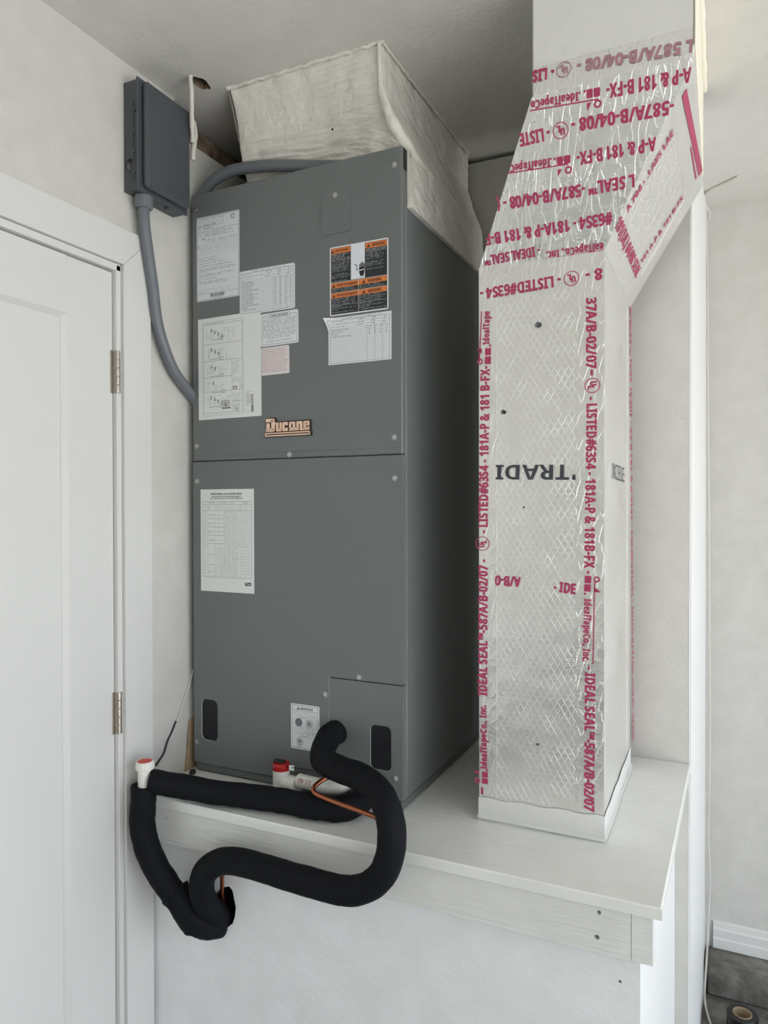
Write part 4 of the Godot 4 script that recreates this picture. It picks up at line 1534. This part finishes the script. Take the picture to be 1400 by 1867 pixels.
# ---------------------------------------------------------------- electrical
func build_electrical() -> void:
	# disconnect box on the left wall
	var z0 := -1.175
	var z1 := -1.327
	var y0 := 2.228
	var y1 := 2.462
	var xa := WL + 0.0005
	var t := thing("disconnect_box", "grey plastic junction box fixed high on the wall above the door corner", "junction box", Vector3(xa, y0, (z0 + z1) / 2))
	var hw := (z0 - z1) / 2
	var H := y1 - y0
	var bb := CSGBox3D.new()
	bb.name = "box_body"
	bb.size = Vector3(0.036, H, hw * 2)
	bb.position = Vector3(0.018, H / 2, 0)
	bb.material = mats.grey_box
	var inner := CSGBox3D.new()
	inner.name = "hollow"
	inner.size = bb.size - Vector3(0.004, 0.006, 0.006)
	inner.operation = CSGShape3D.OPERATION_SUBTRACTION
	bb.add_child(inner)
	pierce(bb, Vector3(0.0175, H * 0.235, hw) - bb.position, 0.0125, 0.07)
	t.add_child(bb)
	var st: SurfaceTool
	st = begin()
	bev(st, Vector3(0.039, H / 2 + 0.001, 0), Vector3(0.006, H + 0.008, hw * 2 + 0.006), 0.002)
	part(t, "lid_flange", st, mats.grey_box)
	st = begin()
	bev(st, Vector3(0.0505, H / 2 + 0.002, -0.002), Vector3(0.019, H - 0.008, hw * 2 - 0.012), 0.007)
	part(t, "lid", st, mats.grey_box)
	for k in 4:
		st = begin()
		bev(st, Vector3(0.031, H * (0.16 + 0.19 * k), hw + 0.001), Vector3(0.008, 0.006, 0.004), 0.001)
		part(t, "clip", st, mats.grey_box)
	st = begin()
	bev(st, Vector3(0.0265, H * 0.45, hw + 0.0012), Vector3(0.0025, H * 0.72, 0.003), 0.0005)
	part(t, "hinge_rib", st, mats.grey_box)
	st = begin()
	lathe(st, Vector3(0.0175, H * 0.235, hw), Vector3.BACK, [[0.0150, -0.001], [0.0146, 0.0012], [0.0126, 0.0012], [0.0125, -0.001]], 24)
	part(t, "knockout_rim", st, mats.grey_box, "rim of the open knockout hole")
	st = begin()
	lathe(st, Vector3(0.032, 0.0, -0.03), Vector3.DOWN, [[0.0, -0.001], [0.011, -0.001], [0.011, 0.006], [0.008, 0.007], [0, 0.007]], 18)
	part(t, "knockout_plug", st, mats.grey_box)
	var cp := at_x(262, 352, -1.145)
	st = begin()
	lathe(st, Vector3(cp.x - xa, 0.008, cp.z - t.position.z), Vector3.DOWN, [[0, 0], [0.0165, 0], [0.0165, 0.009], [0.0195, 0.011], [0.0195, 0.034], [0.017, 0.037], [0, 0.037]], 22)
	part(t, "conduit_hub", st, mats.grey_pvc)
	# flexible conduit down the wall and round behind the cabinet
	var c := thing("flexible_conduit", "grey flexible conduit curving from the junction box down into the cabinet side", "conduit")
	var pts := [Vector3(cp.x, y0 - 0.012, cp.z)]
	for q in [[262, 400, -1.145], [268, 450, -1.146], [278, 520, -1.148], [285, 580, -1.15], [298, 630, -1.151], [318, 678, -1.153], [350, 722, -1.1545], [372, 748, -1.1555]]:
		pts.append(at_x(q[0], q[1], q[2]))
	st = begin()
	tube(st, spline(pts, 8), 0.0128, 18)
	part(c, "conduit_sleeve", st, mats.grey_pvc)
	# conduit lying over the cabinet top
	var d := thing("roof_conduit", "grey flexible conduit bent over the top of the cabinet under the sealant", "conduit")
	pts = []
	for q in [[360, 376, -1.405], [374, 348, -1.402], [392, 327, -1.40], [424, 311, -1.398], [470, 304, -1.398], [520, 302, -1.40], [575, 303, -1.405], [620, 304, -1.415]]:
		pts.append(at_z(q[0], q[1], q[2]))
	st = begin()
	tube(st, spline(pts, 8), 0.0135, 18)
	part(d, "conduit_sleeve", st, mats.grey_pvc)
	# ragged riser stub behind the box, up into the ceiling hole
	var e := thing("cable_riser", "ragged pale grey cable riser from the ceiling hole beside the junction box", "cable")
	pts = []
	for q in [[347, 138, -1.280], [349, 170, -1.288], [350, 220, -1.308], [351, 260, -1.322]]:
		pts.append(at_z(q[0], q[1], q[2]))
	pts.push_front(pts[0] + Vector3(0, 0.03, 0))
	st = begin()
	tube(st, spline(pts, 8), 0.0052, 10, 0.002, 6)
	part(e, "cable", st, mats.cable_white)
	st = begin()
	var p2 := [at_z(353, 222, -1.33), at_z(356, 245, -1.332), at_z(354, 262, -1.334), at_z(351, 292, -1.336)]
	tube(st, spline(p2, 8), 0.006, 9, 0.004, 8)
	part(e, "torn_tape", st, mats.cable_white)

# ---------------------------------------------------------------- refrigerant and drain lines
func path_px(list: Array) -> Array:
	var o := []
	for q in list: o.append(at_z(q[0], q[1], q[2]))
	return o
func build_lines() -> void:
	# suction line
	var t := thing("suction_line", "thick black foam insulated refrigerant line looping from cabinet front over platform edge", "pipe")
	var a := at_z(612, 1336, -1.366)
	var pts := [a + Vector3(0, 0, -0.006), a + Vector3(0, -0.001, 0.03)]
	pts.append_array(path_px([[588, 1382, -1.278], [618, 1402, -1.262], [660, 1418, -1.232], [692, 1446, -1.198], [709, 1484, -1.172], [714, 1526, -1.163], [709, 1566, -1.162], [692, 1600, -1.162], [660, 1621, -1.162], [620, 1622, -1.162], [560, 1607, -1.164], [500, 1589, -1.168], [440, 1572, -1.174], [402, 1571, -1.178], [374, 1590, -1.184], [368, 1622, -1.192], [378, 1650, -1.208], [395, 1668, -1.235], [408, 1675, -1.27]]))
	var sm := spline(pts, 8)
	var st := begin()
	tube(st, sm, 0.0262, 24, 0.0012, 2)
	part(t, "foam_sleeve", st, mats.black_foam)
	# drain line in foam: across the platform, then down the panel into the hole
	var d := thing("drain_line", "black foam wrapped drain pipe along the platform edge bending down beside the door", "pipe")
	pts = path_px([[676, 1442, -1.345], [656, 1462, -1.318], [625, 1474, -1.279], [580, 1472, -1.264], [500, 1457, -1.257], [400, 1445, -1.232], [310, 1430, -1.192], [272, 1424, -1.170]])
	st = begin()
	sm = spline(pts, 8)
	tube(st, sm, 0.0250, 22, 0.003, 3)
	part(d, "foam_sleeve", st, mats.black_foam)
	pts = path_px([[263, 1432, -1.166], [262, 1460, -1.166], [260, 1500, -1.166], [268, 1545, -1.17], [290, 1590, -1.178], [314, 1626, -1.187]])
	st = begin()
	tube(st, spline(pts, 8), 0.0265, 22, 0.003, 5)
	part(d, "foam_sleeve", st, mats.black_foam)
	pts = path_px([[318, 1622, -1.194], [332, 1648, -1.196], [352, 1676, -1.2], [370, 1684, -1.212], [392, 1684, -1.24], [402, 1682, -1.268]])
	st = begin()
	tube(st, spline(pts, 8), 0.0285, 22, 0.006, 7)
	part(d, "foam_sleeve", st, mats.black_foam)
	# white cleanout tee with a red capped top
	var c := at_z(264, 1394, -1.166)
	var g := thing("cleanout_tee", "white plastic cleanout stub with red topped cap by the door casing", "pipe fitting", Vector3(c.x, c.y - 0.055, c.z))
	st = begin()
	lathe(st, Vector3.ZERO, Vector3.UP, [[0.0, 0], [0.0145, 0], [0.0145, 0.047], [0.0, 0.047]], 22)
	part(g, "stub", st, mats.pvc)
	st = begin()
	lathe(st, Vector3(0, 0.045, 0), Vector3.UP, [[0.0, 0], [0.0178, 0], [0.0185, 0.001], [0.0185, 0.0165], [0.0175, 0.018], [0.0155, 0.018], [0.0155, 0.017], [0.0, 0.017]], 24)
	part(g, "cap", st, mats.pvc)
	st = begin()
	for k in 16:
		var an := TAU * k / 16
		bev(st, Vector3(cos(an) * 0.0186, 0.0535, sin(an) * 0.0186), Vector3(0.0014, 0.014, 0.0014), 0.0004)
	part(g, "cap_ribs", st, mats.pvc)
	st = begin()
	lathe(st, Vector3(0, 0.0622, 0), Vector3.UP, [[0.0155, 0], [0.0155, 0.0008], [0.0, 0.0012]], 22)
	part(g, "red_disc", st, mats.red_cap)
	# float switch tee in front of the cabinet, white pipe and elbow
	c = at_z(513, 1398, -1.325)
	var f := thing("float_switch_tee", "white plastic drain tee with red float switch cap in front of the cabinet", "pipe fitting", Vector3(c.x, PY + 0.012, c.z))
	var hh := c.y - f.position.y
	st = begin()
	lathe(st, Vector3.ZERO, Vector3.UP, [[0, 0], [0.0185, 0], [0.0185, hh - 0.004], [0.0, hh - 0.004]], 24)
	part(f, "riser", st, mats.pvc)
	st = begin()
	lathe(st, Vector3(0, hh - 0.005, 0), Vector3.UP, [[0, 0], [0.0195, 0], [0.0195, 0.010], [0.0165, 0.014], [0.0165, 0.0155], [0, 0.0155]], 24)
	part(f, "float_cap", st, mats.red_clear, "clear red cap")
	st = begin()
	bev(st, Vector3(-0.004, hh + 0.0125, 0.002), Vector3(0.026, 0.005, 0.014), 0.0015)
	part(f, "switch_body", st, mats.black_plastic)
	st = begin()
	bev(st, Vector3(0.030, hh + 0.004, 0.006), Vector3(0.013, 0.011, 0.0006), 0.0)
	part(f, "wire_tag", st, mats.label_white)
	st = begin()
	var wp := [Vector3(0.012, hh + 0.008, 0.004), Vector3(0.03, hh + 0.005, 0.005), Vector3(0.05, hh + 0.006, 0.006), Vector3(0.085, hh + 0.004, 0.0)]
	tube(st, spline(wp, 6), 0.0014, 8)
	part(f, "switch_wire", st, mats.black_plastic)
	st = begin()
	var pp := [Vector3(0.010, 0.022, 0.0), Vector3(0.05, 0.022, 0.004)]
	tube(st, [pp[0], Vector3(0.03, 0.022, 0.0015), Vector3(0.044, 0.0225, 0.003)], 0.0185, 22)
	part(f, "socket", st, mats.pvc)
	var pe := []
	for q in [[545, 1423, -1.322], [575, 1430, -1.318], [600, 1435, -1.316], [622, 1433, -1.322], [637, 1424, -1.337], [645, 1416, -1.36]]:
		pe.append(at_z(q[0], q[1], q[2]) - f.position)
	st = begin()
	tube(st, spline(pe, 6), 0.0148, 20)
	part(f, "pipe", st, mats.pvc)
	# red lettering on the pipe
	var lp: Vector3 = (pe[0] as Vector3).lerp(pe[1], 0.55)
	var lx := ((pe[1] as Vector3) - (pe[0] as Vector3)).normalized()
	var eye_l := (EYE - f.position - lp).normalized()
	var nz := (eye_l - lx * eye_l.dot(lx)).normalized()
	letters(f, "pipe_print", "3. E  NSI", 0.009, Transform3D(Basis(-lx, nz.cross(-lx), nz), lp + nz * 0.0152), mats.tape_ink_faint, 0.034)
	# copper liquid line
	var l := thing("liquid_line", "bare copper liquid line bending in front of the white drain tee", "pipe")
	pts = path_px([[640, 1392, -1.366], [612, 1408, -1.325], [585, 1424, -1.288], [572, 1436, -1.268], [574, 1446, -1.26], [592, 1455, -1.255], [630, 1469, -1.243], [668, 1483, -1.23], [690, 1494, -1.215], [704, 1520, -1.205]])
	st = begin()
	tube(st, spline(pts, 8), 0.0050, 14)
	part(l, "copper_tube", st, mats.copper)
	var l2 := thing("copper_stub", "short copper tube dropping into the broken hole below the platform", "pipe")
	pts = path_px([[404, 1580, -1.205], [405, 1606, -1.215], [405, 1626, -1.228], [407, 1642, -1.245], [414, 1655, -1.275]])
	st = begin()
	tube(st, spline(pts, 8), 0.0046, 12, 0.0004, 3)
	part(l2, "copper_tube", st, mats.copper)

# ---------------------------------------------------------------- small things
func build_small() -> void:
	# stretch wrap roll on the floor
	var c := Vector3(0.060, 0.0, -2.322)
	var t := thing("tape_roll", "black plastic film roll with cardboard core standing on the concrete floor", "roll", c)
	var st := begin()
	lathe(st, Vector3(0, 0.0, 0), Vector3.UP, [[0.022, 0], [0.041, 0], [0.0425, 0.002], [0.0425, 0.068], [0.041, 0.070], [0.030, 0.0705], [0.0262, 0.070], [0.0262, 0.0]], 36)
	part(t, "film", st, mats.black_plastic)
	st = begin()
	lathe(st, Vector3.ZERO, Vector3.UP, [[0.0235, 0.001], [0.0258, 0.001], [0.0258, 0.072], [0.0235, 0.072], [0.0235, 0.001]], 36)
	part(t, "core", st, mats.cardboard, "brown cardboard core")
	# cables down the return corner
	var k := thing("coax_cable", "thin white cable stapled down the corner by the far wall to the floor", "cable")
	var pts := []
	for q in [[1345, 322, -2.25], [1330, 330, -2.3], [1306, 341, -2.36], [1288, 352, -2.42], [1282, 362, -2.5], [1286, 374, -2.52], [1294, 388, -2.54], [1291, 402, -2.545], [1288, 412, -2.545]]:
		var p := at_y(q[0], q[1], CEIL - 0.004) if q[1] < 352 else at_z(q[0], q[1], q[2])
		pts.append(p)
	for q in [[1290, 560], [1290, 700], [1292, 900], [1293, 1100], [1294, 1300], [1293, 1450], [1291, 1520], [1294, 1600], [1292, 1660], [1291, 1700], [1288, 1750], [1285, 1800], [1285, 1825]]:
		pts.append(at_z(q[0], q[1], -2.535 if q[1] < 1690 else -2.42))
	pts.append(at_y(1290, 1850, 0.004))
	pts.append(at_y(1300, 1880, 0.004))
	st = begin()
	tube(st, spline(pts, 6), 0.0032, 8)
	part(k, "cable_jacket", st, mats.cable_white)
	# cable and torn gap on the wall beside the cabinet foot
	var w := thing("cable_and_crack", "thin frayed white cable and dark wall crack slanting down between door casing and cabinet", "cable")
	pts = []
	for q in [[352, 1222], [350, 1232], [343, 1256], [334, 1280], [328, 1302], [321, 1315]]: pts.append(at_x(q[0], q[1], WL + 0.003))
	st = begin()
	tube(st, spline(pts, 5), 0.0018, 8, 0.0012, 3)
	part(w, "white_strand", st, mats.cable_white)
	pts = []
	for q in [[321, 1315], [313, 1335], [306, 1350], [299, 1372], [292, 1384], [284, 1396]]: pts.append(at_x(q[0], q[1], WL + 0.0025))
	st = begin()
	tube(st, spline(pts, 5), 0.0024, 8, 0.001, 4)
	part(w, "crack_gap", st, mats.black_plastic)  # black tube drawn for the shade inside the drywall crack
	# bare timber edge showing in the gap behind the cabinet foot
	st = begin()
	var a := at_x(338, 1400, WL + 0.004)
	var zn := a.z
	face(st, [Vector3(WL + 0.004, PY, zn), Vector3(WL + 0.004, PY, -1.42), Vector3(WL + 0.004, PY + 0.13, -1.42), Vector3(WL + 0.004, PY + 0.12, -1.372), Vector3(WL + 0.004, PY + 0.06, zn - 0.008)], Vector3.RIGHT)
	face(st, [Vector3(WL + 0.004, PY, zn), Vector3(WL, PY, zn), Vector3(WL, PY + 0.06, zn - 0.008), Vector3(WL + 0.004, PY + 0.06, zn - 0.008)], Vector3.BACK)
	struct("trim_5", st, mats.wood_raw, "strip of bare brown timber in the gap behind the cabinet foot")
	# black grommet on the platform by the cabinet corner
	var gc := at_y(357, 1408, PY)
	var g := thing("rubber_foot", "small black rubber plug at the lower left cabinet corner", "plug", Vector3(gc.x, PY + 0.0005, gc.z + 0.012))
	st = begin()
	lathe(st, Vector3.ZERO, Vector3.UP, [[0, 0], [0.0075, 0], [0.0075, 0.006], [0.005, 0.010], [0, 0.0105]], 16)
	part(g, "plug", st, mats.black_plastic)
